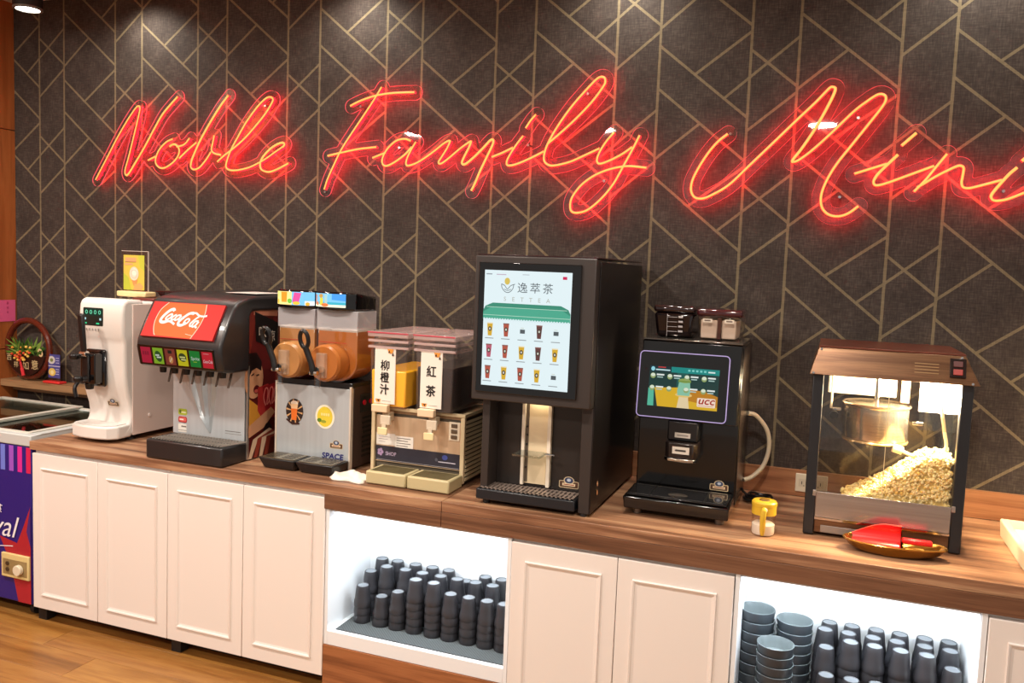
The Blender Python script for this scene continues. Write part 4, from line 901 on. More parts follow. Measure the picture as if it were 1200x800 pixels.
# ------------------------------------------------------------------ juice dispenser
t = thing('juice_dispenser', (2.47, -0.4, ZC), 'beige twin tank dispenser with orange juice and black tea', 'drink dispenser')
X0, X1 = 2.262, 2.672
BEI = mat((206, 188, 150), 0.45)
box('body', t, X0+0.016, X1-0.018, -0.530, -0.18, ZC+0.012, 1.085, mat((90, 82, 68), 0.5), 0.002)
pl = box('front_plate', t, X0+0.018, X1-0.018, -0.537, -0.5305, ZC+0.06, 1.075, brushed('warm_steel', (214, 186, 154), 0.34, (60, 60, 1.5), 6, 0.45), 0.001)
for (a, b, lab) in ((X0, X0+0.016, 0), (X1-0.018, X1, 1)):
    box('corner_post', t, a, b, -0.547, -0.53, ZC+0.012, 1.098, BEI, 0.003)
    box('side_panel', t, a+0.002, b-0.004, -0.529, -0.19, ZC+0.012, 1.08, mat((84, 72, 52), 0.5))
    for r in range(14):
        x = a+0.001 if lab == 0 else b-0.004
        MB().hexa([(x-(0.002 if lab == 0 else 0), -0.528, ZC+0.022+r*0.0172), (x+0.003+(0.002 if lab else 0), -0.528, ZC+0.022+r*0.0172), (x+0.003+(0.002 if lab else 0), -0.195, ZC+0.022+r*0.0172), (x-(0.002 if lab == 0 else 0), -0.195, ZC+0.022+r*0.0172)],
                  [(x, -0.528, ZC+0.032+r*0.0172), (x+0.003, -0.528, ZC+0.032+r*0.0172), (x+0.003, -0.195, ZC+0.032+r*0.0172), (x, -0.195, ZC+0.032+r*0.0172)], BEI).build('louvre', t)
q = MB()
for (x0, x1, y0, y1) in ((X0, X1, -0.545, -0.53), (X1-0.018, X1, -0.53, -0.19), (X0, X0+0.016, -0.53, -0.19)): q.box(x0, x1, y0, y1, 1.0985, 1.112, BEI)
q.build('top_rim', t, 0.002)
box('top_deck', t, X0+0.017, X1-0.019, -0.529, -0.19, 1.0855, 1.10, mat((170, 140, 108), 0.35, 0.3))
for (x0, x1) in ((2.316, 2.489), (2.495, 2.672)):
    d = box('drip_tray', t, x0, x1, -0.676, -0.552, ZC+0.002, ZC+0.052, mat((196, 182, 138), 0.45), 0.006)
    q = MB()
    for i in range(20):
        x = x0+0.014+i*(x1-x0-0.03)/19.5; q.hexa([(x, -0.664, ZC+0.0515), (x+0.004, -0.664, ZC+0.0515), (x+0.010, -0.566, ZC+0.0515), (x+0.006, -0.566, ZC+0.0515)], [(x, -0.664, ZC+0.0535), (x+0.004, -0.664, ZC+0.0535), (x+0.010, -0.566, ZC+0.0535), (x+0.006, -0.566, ZC+0.0535)], mat((96, 86, 56), 0.5))
    o = q.build('tray_slots', d, smooth=False); o['kind'] = 'stuff'
TEA = mat((30, 17, 16), 0.12); OJ = mat((255, 186, 10), 0.25)
JT = veil('juice_tank_wall', (230, 212, 204), 0.06, 0.06)
for i, (x0, x1, liq, txt, lab) in enumerate(((2.268, 2.432, OJ, '柳橙汁', 'orange juice'), (2.470, 2.632, TEA, '紅茶', 'black tea'))):
    zt = 1.262 if i == 0 else 1.288
    o = MB().hexa([(x0+0.008, -0.572, 1.118), (x1-0.008, -0.572, 1.118), (x1-0.008, -0.222, 1.118), (x0+0.008, -0.222, 1.118)], [(x0+0.005, -0.576, zt), (x1-0.005, -0.576, zt), (x1-0.005, -0.218, zt), (x0+0.005, -0.218, zt)], liq).build('drink', t, 0.006); o['label'] = lab+' in the clear tank'
    MB().hexa([(x0+0.004, -0.577, 1.113), (x1-0.004, -0.577, 1.113), (x1-0.004, -0.217, 1.113), (x0+0.004, -0.217, 1.113)], [(x0, -0.581, 1.375), (x1, -0.581, 1.375), (x1, -0.213, 1.375), (x0, -0.213, 1.375)], JT).build('clear_tank', t, 0.006)
    LID = veil('tank_lid_%d' % i, (226, 196, 190), 0.40, 0.12)
    q = MB(); q.box(x0-0.008, x1+0.008, -0.590, -0.204, 1.392, 1.414, LID); q.build('lid', t, 0.004)
    q = MB()
    for z in (1.348, 1.372):
        for (a, b, c, d) in ((x0-0.006, x1+0.006, -0.588, -0.582), (x1+0.0005, x1+0.006, -0.582, -0.21), (x0-0.006, x0-0.0005, -0.582, -0.21)): q.box(a, b, c, d, z, z+0.010, LID)
    q.build('rim_rib', t, 0.002)
    box('lid_edge', t, x0-0.008, x1+0.008, -0.5925, -0.5905, 1.408, 1.413, mat((190, 70, 84), 0.3))
    for y in (-0.575, ): box('lid_clip', t, x1+0.0065, x1+0.016, y-0.01, y+0.03, 1.33, 1.40, TANK, 0.003)
    pr = Pr((x0+0.026, -0.583, 1.132)); W_, H_ = 0.088, 0.216
    box('label_holder', t, x0+0.024, x0+0.116, -0.5828, -0.5815, 1.13, 1.35, mat((238, 230, 218), 0.4))
    pr.rect(0, W_, 0, H_, (240, 232, 220))
    if i == 0:
        for k, ch in enumerate(txt): pr.text(ch, 0.044, 0.150-k*0.047, 0.040, (22, 18, 18), width=0.038, bold=0.0011)
    else:
        for k, ch in enumerate(txt): pr.text(ch, 0.044, 0.142-k*0.076, 0.042, (22, 18, 18), width=0.040, bold=0.0011)
    ORG = (226, 150, 60)
    pr.poly([(0.054, H_), (0.082, H_), (0.076, H_-0.017), (0.060, H_-0.017)], ORG); pr.poly([(0.058, H_-0.015), (0.068, H_-0.015), (0.063, H_-0.004)], (60, 36, 20)); pr.poly([(0.074, H_-0.026), (0.084, H_-0.026), (0.079, H_-0.014)], (40, 24, 18))
    pr.poly([(0.006, 0.016), (0.03, 0.016), (0.026, 0.004), (0.010, 0.004)], ORG); pr.poly([(0.014, 0.014), (0.026, 0.014), (0.020, 0.004)], (40, 24, 18)); pr.rect(0.036, 0.074, 0.009, 0.0105, (120, 110, 100))
    pr.build('drink_name_card', t)
    tx = x0+0.060
    tp = box('tap_block', t, tx-0.036, tx+0.034, -0.604, -0.578, 1.098, 1.128, mat((232, 206, 170), 0.4), 0.003)
    box('push_lever', t, tx+0.000, tx+0.044, -0.596, -0.584, 1.048, 1.086, mat((216, 202, 178), 0.35), 0.003)
    box('spout', t, tx+0.004, tx+0.036, -0.585, -0.5455, 1.060, 1.097, mat((190, 170, 140), 0.3), 0.003)
    box('lever_tab', t, tx-0.006, tx+0.036, -0.604, -0.5965, 1.010, 1.038, mat((238, 220, 170), 0.3), 0.002)
    box('lever_arm', t, tx+0.008, tx+0.026, -0.5965, -0.5855, 1.012, 1.060, mat((216, 202, 178), 0.35), 0.002)
box('switch_plate', t, 2.602, 2.648, -0.5395, -0.5375, 1.005, 1.078, mat((226, 212, 188), 0.4), 0.001)
for k in range(3): box('rocker_switch', t, 2.612, 2.638, -0.5435, -0.5396, 1.012+k*0.022, 1.027+k*0.022, mat((96, 78, 60), 0.35), 0.002)
pr = Pr((X0, -0.5375, ZC)); 
pr.rect(0.020, 0.105, 0.128, 0.175, (232, 228, 220)); pr.rect(0.105, 0.186, 0.122, 0.170, (238, 234, 226))
for k in range(3): pr.rect(0.03, 0.085-k*0.012, 0.160-k*0.010, 0.1615-k*0.010, (150, 146, 142))
for k in range(4): pr.rect(0.112, 0.175-(k % 2)*0.012, 0.160-k*0.010, 0.163-k*0.010, (130, 124, 120))
pr.build('instruction_card', pl)
pr = Pr((X0, -0.5377, ZC))
pr.rect(0.019, 0.391, 0.064, 0.124, (44, 42, 54)); pr.rect(0.024, 0.386, 0.0665, 0.0685, (150, 146, 150))
for k in range(5): pr.ell(0.040+0.008*math.cos(k*1.257), 0.098+0.009*math.sin(k*1.257), 0.006, 0.007, (166, 140, 176), n=10)
pr.text('SHOP', 0.088, 0.094, 0.015, (206, 186, 214), width=0.048)
pr.ell(0.326, 0.106, 0.012, 0.010, (70, 84, 160)); pr.rect(0.298, 0.372, 0.085, 0.089, (190, 186, 200)); pr.ell(0.29, 0.094, 0.006, 0.007, (84, 84, 96))
pr.build('name_strip', pl)
for x in (X0+0.05, X1-0.05):
    for y in (-0.48, -0.24): MB().cyl((x, y, ZC+0.0005), (x, y, ZC+0.0125), 0.014, BLACKM).build('foot', t)

# ------------------------------------------------------------------ tea machine with portrait screen
t = thing('tea_machine', (3.0, -0.4, ZC), 'tall black tea machine with a large lit portrait touch screen', 'drink dispenser')
X0, X1 = 2.795, 3.222
TB = mat((20, 17, 17), 0.38); TF = mat((52, 45, 42), 0.4)
box('body', t, X0+0.012, X1-0.002, -0.612, -0.055, ZC+0.012, 1.705, TB, 0.003)
sd = box('side_panel', t, X1-0.0015, X1+0.002, -0.705, -0.05, ZC+0.012, 1.712, mat((17, 13, 14), 0.34), 0.001)
hd = box('head', t, X0-0.014, X1-0.002, -0.752, -0.612, 1.213, 1.722, TF, 0.004)
box('top_cover', t, X0-0.01, X1+0.001, -0.74, -0.055, 1.7225, 1.727, mat((50, 26, 26), 0.2), 0.001)
box('column', t, X0+0.012, X0+0.040, -0.700, -0.612, ZC+0.012, 1.2125, TF, 0.002)
box('column', t, X1-0.042, X1-0.002, -0.705, -0.612, ZC+0.012, 1.2125, TF, 0.002)
box('recess_panel', t, X0+0.041, X1-0.043, -0.6155, -0.6125, ZC+0.06, 1.2125, mat((38, 33, 31), 0.35))
box('screen_bezel', hd, 2.799, 3.171, -0.7605, -0.7525, 1.243, 1.699, mat((8, 7, 8), 0.05, coat=0.5), 0.002)
SW, SH = 0.318, 0.404
pr = Pr((2.822, -0.7607, 1.268), em=1.0)
pr.rect(0, SW, 0, SH, (226, 242, 246))
pr.rect(0.285, 0.300, SH-0.024, SH-0.014, (206, 30, 84)); pr.rect(0.006, 0.028, SH-0.016, SH-0.012, (150, 160, 168)); pr.rect(0.044, 0.080, SH-0.016, SH-0.013, (190, 170, 190)); pr.rect(0.14, 0.165, SH-0.014, SH-0.011, (190, 200, 206))
LGc = (84, 92, 98)
pr.ell(0.085, SH-0.037, 0.010, 0.012, (216, 190, 90))
pr.line([(0.064, SH-0.047), (0.066, SH-0.060), (0.076, SH-0.072), (0.087, SH-0.076), (0.098, SH-0.072), (0.107, SH-0.060), (0.109, SH-0.047)], 0.0022, LGc, smooth=3)
pr.line([(0.064, SH-0.047), (0.076, SH-0.052), (0.0865, SH-0.064), (0.098, SH-0.052), (0.114, SH-0.046)], 0.0022, LGc, smooth=3); pr.line([(0.074, SH-0.064), (0.087, SH-0.069), (0.1, SH-0.064)], 0.0018, LGc, smooth=3)
for k, ch in enumerate('逸萃茶'): pr.text(ch, 0.142+k*0.046, SH-0.057, 0.035, LGc, width=0.036)
for k, ch in enumerate('SETTEA'): pr.text(ch, 0.079+k*0.0316, SH-0.098, 0.0145, (176, 178, 166))
GB = (74, 168, 140)
pr.poly([(0, SH-0.170), (SW, SH-0.170), (SW, SH-0.140), (SW-0.008, SH-0.125), (SW-0.035, SH-0.113), (0.035, SH-0.113), (0.008, SH-0.125), (0, SH-0.140)], (56, 140, 116))
pr.poly([(0, SH-0.170), (SW, SH-0.170), (SW, SH-0.146), (SW-0.03, SH-0.128), (0.03, SH-0.128), (0, SH-0.146)], GB)
pr.line([(0.012, SH-0.128), (SW-0.012, SH-0.128)], 0.0016, (190, 226, 206)); pr.line([(0.0, SH-0.156), (SW, SH-0.156)], 0.0016, (190, 226, 206))
for k in range(32): pr.ell(0.005+k*0.00994, SH-0.170, 0.004, 0.004, (216, 236, 240), n=8)
YL, RDc, BRc = (214, 170, 50), (176, 84, 66), (100, 62, 60)
grid = [[YL, RDc, None, BRc, None], [(186, 90, 110), RDc, YL, BRc, YL], [RDc, YL, RDc, YL, None]]
for r in range(3):
    for c in range(5):
        u, v = 0.030+c*0.0608, 0.198-r*0.0745; k = grid[r][c]
        if k:
            pr.poly([(u-0.007, v-0.022), (u+0.007, v-0.022), (u+0.0105, v+0.020), (u-0.0105, v+0.020)], k); pr.rect(u-0.011, u+0.011, v+0.020, v+0.024, (236, 224, 190) if k == YL else (140, 90, 84))
            pr.ell(u, v+0.002, 0.0065, 0.008, (70, 60, 50)); pr.ell(u, v+0.002, 0.003, 0.004, (214, 210, 196))
        else:
            pr.rect(u-0.009, u+0.009, v-0.008, v+0.006, (84, 92, 96)); pr.rect(u-0.007, u+0.005, v+0.010, v+0.012, (200, 206, 190))
        pr.rect(u-0.017, u+0.015, v-0.032, v-0.029, (150, 158, 162))
pr.build('lit_screen', hd, 'bright white screen with a green band and rows of drinks')
# lit cup bay
bay = box('cup_bay', t, 2.936, 3.048, -0.622, -0.6158, 0.900, 1.212, mat((226, 206, 170), 0.35), 0.001)
box('rail', bay, 2.936, 2.948, -0.634, -0.6225, 0.895, 1.212, mat((232, 220, 200), 0.35), 0.001)
box('rail', bay, 3.034, 3.048, -0.634, -0.6225, 0.895, 1.212, mat((232, 220, 200), 0.35), 0.001)
box('slot', bay, 2.9485, 2.960, -0.6235, -0.6215, 0.905, 1.20, mat((96, 84, 70), 0.4))
for z in (0.96, 1.02, 1.045, 1.08, 1.11):
    MB().cyl((2.954, -0.6236, z), (2.954, -0.629, z), 0.0035, BLACK, seg=10).build('peg', bay)
q = MB(); q.hexa([(2.925, -0.70, 1.012), (3.030, -0.70, 1.012), (3.036, -0.635, 1.016), (2.938, -0.635, 1.016)], [(2.925, -0.70, 1.020), (3.030, -0.70, 1.020), (3.036, -0.635, 1.024), (2.938, -0.635, 1.024)], pane('shelf_acrylic', (0.75, 0.80, 0.78), 0.2, 0.6)); q.build('cup_shelf', bay, 0.001)
MB().cyl((3.036, -0.645, 1.020), (3.068, -0.645, 1.020), 0.004, CHROME, seg=10).build('shelf_pin', bay)
box('bay_lamp', t, 2.965, 3.03, -0.66, -0.625, 1.2065, 1.2125, emis((1.0, 0.82, 0.55), 9.0))
badge(t, (3.118, -0.616, 0.920), 0.074)
dt = box('drip_tray', t, 2.800, 3.172, -0.722, -0.617, ZC+0.018, ZC+0.056, mat((28, 32, 38), 0.3), 0.004)
q = MB()
for i in range(22): x = 2.812+i*0.0163; q.box(x, x+0.009, -0.712, -0.622, ZC+0.0565, ZC+0.061, mat((158, 142, 132), 0.35, 0.4))
for y in (-0.712, -0.67, -0.63): q.box(2.812, 3.163, y, y+0.005, ZC+0.0565, ZC+0.0605, mat((158, 142, 132), 0.35, 0.4))
o = q.build('tray_grate', dt, smooth=False); o['kind'] = 'stuff'
pr = Pr((X1+0.0025, -0.62, 0.93), (0, 1, 0), (0, 0, 1)); pr.ell(0, 0, 0.008, 0.010, (190, 150, 120)); pr.ell(0, -0.03, 0.009, 0.010, (170, 120, 90)); pr.build('side_sticker', sd)
for (x, y) in ((2.83, -0.69), (X1-0.025, -0.69), (2.83, -0.1), (X1-0.025, -0.1)): MB().cyl((x, y, ZC+0.0005), (x, y, ZC+0.0185 if y < -0.5 and x < 3 else ZC+0.0125), 0.013, BLACKM).build('foot', t)

# ------------------------------------------------------------------ coffee machine
t = thing('coffee_machine', (3.5, -0.3, ZC), 'glossy black coffee machine with tilted lit touch screen', 'coffee machine')
X0, X1 = 3.318, 3.680
GK = mat((11, 10, 10), 0.16, coat=0.4)
box('body', t, X0, X1-0.001, -0.405, -0.10, ZC+0.022, 1.440, GK, 0.004)
box('side_panel', t, X1-0.0008, X1+0.002, -0.40, -0.10, ZC+0.03, 1.43, mat((52, 44, 40), 0.25), 0.001)
box('top_cover', t, X0+0.002, X1-0.002, -0.425, -0.105, 1.4405, 1.447, mat((120, 112, 104), 0.12, 0.8), 0.002)
q = MB(); q.hexa([(X0+0.004, -0.455, 1.155), (X1-0.006, -0.455, 1.155), (X1-0.002, -0.4055, 1.155), (X0, -0.4055, 1.155)], [(X0+0.004, -0.422, 1.438), (X1-0.004, -0.422, 1.438), (X1-0.002, -0.4055, 1.438), (X0, -0.4055, 1.438)], GK); hd = q.build('head', t, 0.003)
A, B = Vector((X0+0.002, -0.478, 1.166)), Vector((X0+0.002, -0.448, 1.400)); uy = (B-A).normalized(); nr = Vector((1, 0, 0)).cross(uy); Hs = (B-A).length; Ws = 0.318
def rr_pts(u0, u1, v0, v1, r, n=5):
    p = []
    for cx, cy, a in ((u1-r, v0+r, -90), (u1-r, v1-r, 0), (u0+r, v1-r, 90), (u0+r, v0+r, 180)):
        for i in range(n+1): th = math.radians(a+90*i/n); p.append((cx+r*math.cos(th), cy+r*math.sin(th)))
    return p
def on(u, v, d=0.0): return A+Vector((u, 0, 0))+uy*v+nr*d
tab = MB(); tab.prism([on(*p, -0.018) for p in rr_pts(0, Ws, 0, Hs, 0.014)], nr*0.018, GLOSSK); tb = tab.build('touch_screen', t, 0.0)
MB().tube([on(*p, -0.001) for p in rr_pts(0.0, Ws, 0.0, Hs, 0.014)], 0.0019, emis((0.60, 0.44, 0.84), 0.75), 8, closed=True).build('lit_frame', tb)
pr = Pr(A+nr*0.0004+Vector((0.038, 0, 0))+uy*0.040, (1, 0, 0), uy, em=0.85); w_, h_ = 0.248, 0.145
pr.rect(0, w_, 0, h_, (24, 60, 58)); pr.rect(0.078, w_, h_-0.020, h_, (20, 140, 134)); pr.rect(0, 0.078, h_-0.020, h_, (10, 44, 54)); pr.ell(0.012, h_-0.011, 0.007, 0.008, (150, 220, 236)); pr.rect(0.022, 0.074, h_-0.016, h_-0.011, (190, 226, 230)); pr.rect(0.03, 0.058, h_-0.006, h_-0.002, (200, 60, 60))
pr.rect(0.10, 0.14, 0.06, h_-0.02, (30, 90, 84)); pr.poly([(0.0, 0.0), (0.022, 0.0), (0.020, 0.062), (0.0, 0.064)], (90, 190, 160))
pr.poly([(0.036, 0.0), (w_, 0.0), (w_, 0.05), (0.20, 0.062), (0.14, 0.075), (0.022, 0.066)], (226, 180, 40)); pr.poly([(0.145, 0.028), (w_, 0.012), (w_, 0.05), (0.20, 0.066), (0.145, 0.068)], (196, 130, 30)); pr.poly([(0.106, 0.0), (0.150, 0.0), (0.144, 0.04), (0.112, 0.04)], (236, 214, 170))
pr.ell(0.128, 0.047, 0.030, 0.008, (236, 200, 120)); pr.poly([(0.106, 0.045), (0.148, 0.045), (0.151, 0.06), (0.148, 0.092), (0.109, 0.092), (0.104, 0.06)], (140, 200, 170)); pr.ell(0.1285, 0.098, 0.022, 0.008, (150, 170, 90)); pr.rect(0.106, 0.151, 0.092, 0.098, (120, 150, 70)); pr.ell(0.136, 0.066, 0.010, 0.008, (216, 240, 230))
for r in range(2):
    for c in range(4):
        u, v = 0.014+c*0.061, h_-0.036-r*0.044
        if not (r == 1 and c == 1): pr.rect(u+0.013, u+0.040, v+0.002, v+0.0075, (236, 244, 240)); pr.rect(u+0.015, u+0.036, v-0.006, v-0.002, (176, 206, 200))
        pr.ell(u, v, 0.0095, 0.010, (150, 170, 110)); pr.ell(u, v+0.003, 0.008, 0.006, (226, 236, 214))
for k, s_ in enumerate('▽△☆□○'): pr.rect(0.139+k*0.014, 0.147+k*0.014, h_-0.013, h_-0.006, (130, 214, 206))
pr.rect(0.210, 0.234, h_-0.013, h_-0.008, (226, 244, 240))
pr.rrect(0.178, w_-0.006, 0.010, 0.042, 0.004, (250, 226, 206)); pr.text('ucc', 0.2095, 0.029, 0.017, (176, 50, 36), width=0.054, shear=0.25, bold=0.0008); pr.rect(0.182, 0.236, 0.0135, 0.0155, (220, 160, 130))
pr.build('display', tb, 'lit coffee menu with green background and yellow table')
# dispensing head
q = MB(); q.box(3.436, 3.545, -0.470, -0.4055, 1.085, 1.158, BLACK); q.build('spout_upper', t, 0.006)
sp_ = MB(); a0 = [(3.434, -0.4055), (3.434, -0.482), (3.447, -0.500), (3.49, -0.507), (3.535, -0.500), (3.548, -0.482), (3.548, -0.4055)]
sp_.prism([(x, y, 1.028) for x, y in a0], (0, 0, 0.056), mat((34, 26, 24), 0.18, coat=0.3)); so_ = sp_.build('spout', t, 0.004)
MB().prism([(3.491+(x-3.491)*1.03, y-0.002, 1.016) for x, y in a0], (0, 0, 0.0115), CHROME).build('chrome_lip', so_, 0.002)
pr = Pr((3.463, -0.5075, 1.046)); pr.rect(0, 0.060, 0, 0.026, (214, 204, 190)); pr.rect(0.012, 0.048, 0.009, 0.016, (60, 54, 50)); pr.poly([(0.008, 0.0125), (0.014, 0.008), (0.014, 0.017)], (60, 54, 50)); pr.build('label', so_)
pr = Pr((3.463, -0.4705, 1.098)); pr.rect(0, 0.056, 0, 0.018, (196, 188, 176)); pr.rect(0.008, 0.048, 0.006, 0.011, (140, 132, 124)); pr.build('label', t)
# tray
q = MB(); q.hexa([(X0-0.002, -0.592, ZC+0.022), (X1-0.002, -0.592, ZC+0.022), (X1-0.002, -0.4055, ZC+0.022), (X0-0.002, -0.4055, ZC+0.022)], [(X0-0.006, -0.597, ZC+0.066), (X1, -0.597, ZC+0.066), (X1, -0.4055, ZC+0.070), (X0-0.006, -0.4055, ZC+0.070)], GK); tr_ = q.build('drip_tray', t, 0.005)
box('tray_plate', tr_, X0+0.004, X1-0.010, -0.588, -0.42, ZC+0.0705, ZC+0.0745, mat((26, 25, 26), 0.14, coat=0.6), 0.002)
pr = Pr((X0, -0.588, ZC+0.0746), (1, 0, 0), (0, 1, 0))
for x in (0.082, 0.272): pr.rect(x, x+0.006, 0.004, 0.164, (6, 6, 6))
for y in (0.012, 0.15): pr.rect(0.012, 0.34, y, y+0.0025, (90, 86, 84))
pr.ell(0.178, 0.055, 0.036, 0.030, (8, 8, 8)); pr.ring(0.178, 0.055, 0.030, 0.025, 0.003, (70, 66, 62)); pr.ell(0.178, 0.055, 0.018, 0.014, (62, 56, 52)); pr.rect(0.145, 0.211, 0.046, 0.060, (80, 72, 66))
pr.build('tray_emblem', tr_)
for (x, y) in ((X0+0.04, -0.55), (X1-0.035, -0.55), (X0+0.04, -0.14), (X1-0.035, -0.14)): MB().cyl((x, y, ZC+0.0005), (x, y, ZC+0.0225), 0.017, mat((120, 110, 100), 0.25, 0.8)).build('foot', t)
badge(t, (3.622, -0.406, 0.925), 0.066)
# bean hoppers
HOP = mat((24, 14, 16), 0.08, coat=0.5)
q = MB(); q.hexa([(3.352, -0.335, 1.448), (3.478, -0.335, 1.448), (3.478, -0.16, 1.448), (3.352, -0.16, 1.448)], [(3.340, -0.345, 1.540), (3.488, -0.345, 1.540), (3.488, -0.15, 1.540), (3.340, -0.15, 1.540)], HOP); hp = q.build('bean_hopper', t, 0.012); hp['label'] = 'dark bean hopper with white scale marks'
q = MB(); q.box(3.338, 3.490, -0.347, -0.148, 1.5405, 1.566, mat((40, 24, 24), 0.1, coat=0.5)); q.build('hopper_lid', hp, 0.01, seg=3)
pr = Pr((3.352, -0.3475, 1.448), (1, 0, 0), (0, -0.108, 0.994)); WL = (206, 200, 200)
pr.rect(0.040, 0.0412, 0.004, 0.088, WL)
for k in range(4): pr.rect(0.041, 0.078, 0.022+k*0.018, 0.0235+k*0.018, WL); pr.rect(0.082, 0.098, 0.021+k*0.018, 0.028+k*0.018, WL)
pr.build('scale_marks', hp)
CL = pane('hopper_clear', (0.95, 0.90, 0.87), 0.08, 0.6)
q = MB(); q.hexa([(3.510, -0.335, 1.448), (3.650, -0.335, 1.448), (3.650, -0.16, 1.448), (3.510, -0.16, 1.448)], [(3.500, -0.345, 1.532), (3.660, -0.345, 1.532), (3.660, -0.15, 1.532), (3.500, -0.15, 1.532)], CL); hp = q.build('powder_hopper', t, 0.006); hp['label'] = 'clear twin hopper filled with white powder'
for (a, b) in ((3.513, 3.573), (3.588, 3.640)): box('powder', hp, a, b, -0.328, -0.17, 1.452, 1.520, mat((216, 200, 184), 0.8), 0.004)
box('divider', hp, 3.5745, 3.587, -0.336, -0.165, 1.451, 1.531, mat((70, 34, 28), 0.3))
q = MB(); q.box(3.498, 3.662, -0.347, -0.148, 1.5325, 1.560, mat((62, 20, 24), 0.1, coat=0.5)); q.build('hopper_lid', hp, 0.01, seg=3)
for (a, b) in ((3.522, 3.556), (3.600, 3.634)):
    pr = Pr((a, -0.3475, 1.512), (1, 0, 0), (0, -0.1, 0.995)); pr.rect(0, b-a, 0, 0.013, (226, 214, 196)); pr.rect(0.006, b-a-0.006, 0.004, 0.009, (110, 90, 80)); pr.build('label', hp)
hose = smooth_path([(3.684, -0.115, 1.155), (3.715, -0.10, 1.145), (3.757, -0.085, 1.09), (3.768, -0.08, 1.02), (3.752, -0.085, 0.95), (3.715, -0.10, 0.905), (3.684, -0.115, 0.89)], 8)
o = MB().tube(hose, 0.0085, mat((226, 212, 184), 0.4), 10).build('water_hose', t); o['label'] = 'cream water hose looping out of the right side'
pts = []
for k in range(40):
    a = 2*PI*k/14; pts.append((3.735+0.045*math.cos(a)+0.002*k*0.3, -0.20+0.035*math.sin(a), ZC+0.006+0.0006*k+0.006*math.sin(k*0.7)**2))
MB().tube(smooth_path([(3.684, -0.2, ZC+0.05), (3.70, -0.2, ZC+0.03)]+pts, 2), 0.005, BLACK, 7).build('power_cord', t)

# ------------------------------------------------------------------ creamer jar
t = thing('creamer_jar', (3.794, -0.60, ZC), 'small clear jar with yellow lid and handle, half full of white powder', 'jar')
c = (3.794, -0.60, 0)
q = MB(); q.lathe([(0.0365, ZC+0.001), (0.0385, ZC+0.004), (0.0385, ZC+0.070)], pane('jar_glass', (0.93, 0.90, 0.86), 0.08, 0.5), c, 28); q.build('glass', t)
q = MB(); q.lathe([(0.0, ZC+0.004), (0.035, ZC+0.004), (0.0365, ZC+0.008), (0.0365, ZC+0.036), (0.03, ZC+0.041), (0, ZC+0.043)], mat((236, 228, 216), 0.8), c, 24); q.build('powder', t)
YEL = mat((206, 166, 44), 0.38)
q = MB(); q.lathe([(0.0, ZC+0.0705), (0.0395, ZC+0.0705), (0.0395, ZC+0.099), (0.041, ZC+0.100), (0.041, ZC+0.110), (0.037, ZC+0.1145), (0.020, ZC+0.1155), (0.0, ZC+0.1155)], YEL, c, 28); lid_ = q.build('lid', t)
q = MB(); q.lathe([(0.0, ZC+0.1157), (0.018, ZC+0.1157), (0.016, ZC+0.119), (0, ZC+0.119)], mat((120, 84, 24), 0.4), c, 20); q.build('lid_button', lid_)
q = MB(); q.tube([(3.797, -0.638, ZC+0.095), (3.797, -0.652, ZC+0.090), (3.795, -0.656, ZC+0.070), (3.795, -0.652, ZC+0.030), (3.795, -0.648, ZC+0.010)], [0.007, 0.009, 0.0095, 0.009, 0.006], YEL, 10); q.build('handle', t)
q = MB(); q.cyl((3.800, -0.6405, ZC+0.092), (3.800, -0.6475, ZC+0.092), 0.0075, mat((240, 236, 226), 0.3), seg=14); q.build('spout_flap', t)

# ------------------------------------------------------------------ popcorn machine
t = thing('popcorn_machine', (4.155, -0.33, ZC), 'countertop popcorn machine with glass cabinet, steel canopy in reflected wood tones and steel kettle', 'popcorn machine')
X0, X1, Y0, Y1 = 3.918, 4.392, -0.535, -0.13
PB = mat((30, 31, 34), 0.4)
for (x, y) in ((X0, Y0), (X1-0.034, Y0), (X0, Y1-0.034), (X1-0.034, Y1-0.034)): box('corner_post', t, x, x+0.034, y, y+0.034, ZC+0.004, 1.372, PB, 0.003)
base = box('base', t, X0+0.0345, X1-0.0345, Y0+0.006, Y1-0.006, ZC+0.012, ZC+0.056, POP_REFL, 0.002)
box('vent_plate', base, X0+0.055, X0+0.235, Y0+0.003, Y0+0.0055, ZC+0.014, ZC+0.038, mat((150, 144, 138), 0.35, 0.6), 0.001)
box('base_trim', t, X0+0.0345, X1-0.0345, Y0+0.002, Y0+0.0058, ZC+0.0565, ZC+0.064, CHROME)
for s_ in (0, 1): box('side_base', t, (X0+0.004, X1-0.010)[s_], (X0+0.010, X1-0.004)[s_], Y0+0.0345, Y1-0.0345, ZC+0.012, ZC+0.150, PB)
PSTEEL = brushed('panel_steel', (196, 190, 186), 0.22, (2, 2, 120), 8, 0.85)
q = MB(); q.box(X0+0.0345, X1-0.0345, Y0+0.004, Y0+0.008, ZC+0.0645, ZC+0.150, PSTEEL); q.box(X0+0.024, X0+0.0345, Y0-0.003, Y0+0.004, ZC+0.136, ZC+0.156, PSTEEL); q.box(X1-0.0345, X1-0.024, Y0-0.003, Y0+0.004, ZC+0.136, ZC+0.156, PSTEEL)
lp = q.build('lower_panel', t, 0.001)
box('floor_pan', t, X0+0.0345, X1-0.0345, Y0+0.009, Y1-0.009, ZC+0.0565, ZC+0.062, STEEL)
PGL = pane('popcorn_glass', (0.97, 0.96, 0.94), 0.035, 0.4)
box('glass_door', t, X0+0.035, 4.152, Y0+0.010, Y0+0.013, ZC+0.151, 1.368, PGL)
box('glass_door', t, 4.154, X1-0.035, Y0+0.010, Y0+0.013, ZC+0.151, 1.368, PGL)
box('glass_side', t, X0+0.006, X0+0.009, Y0+0.035, Y1-0.035, ZC+0.151, 1.368, PGL)
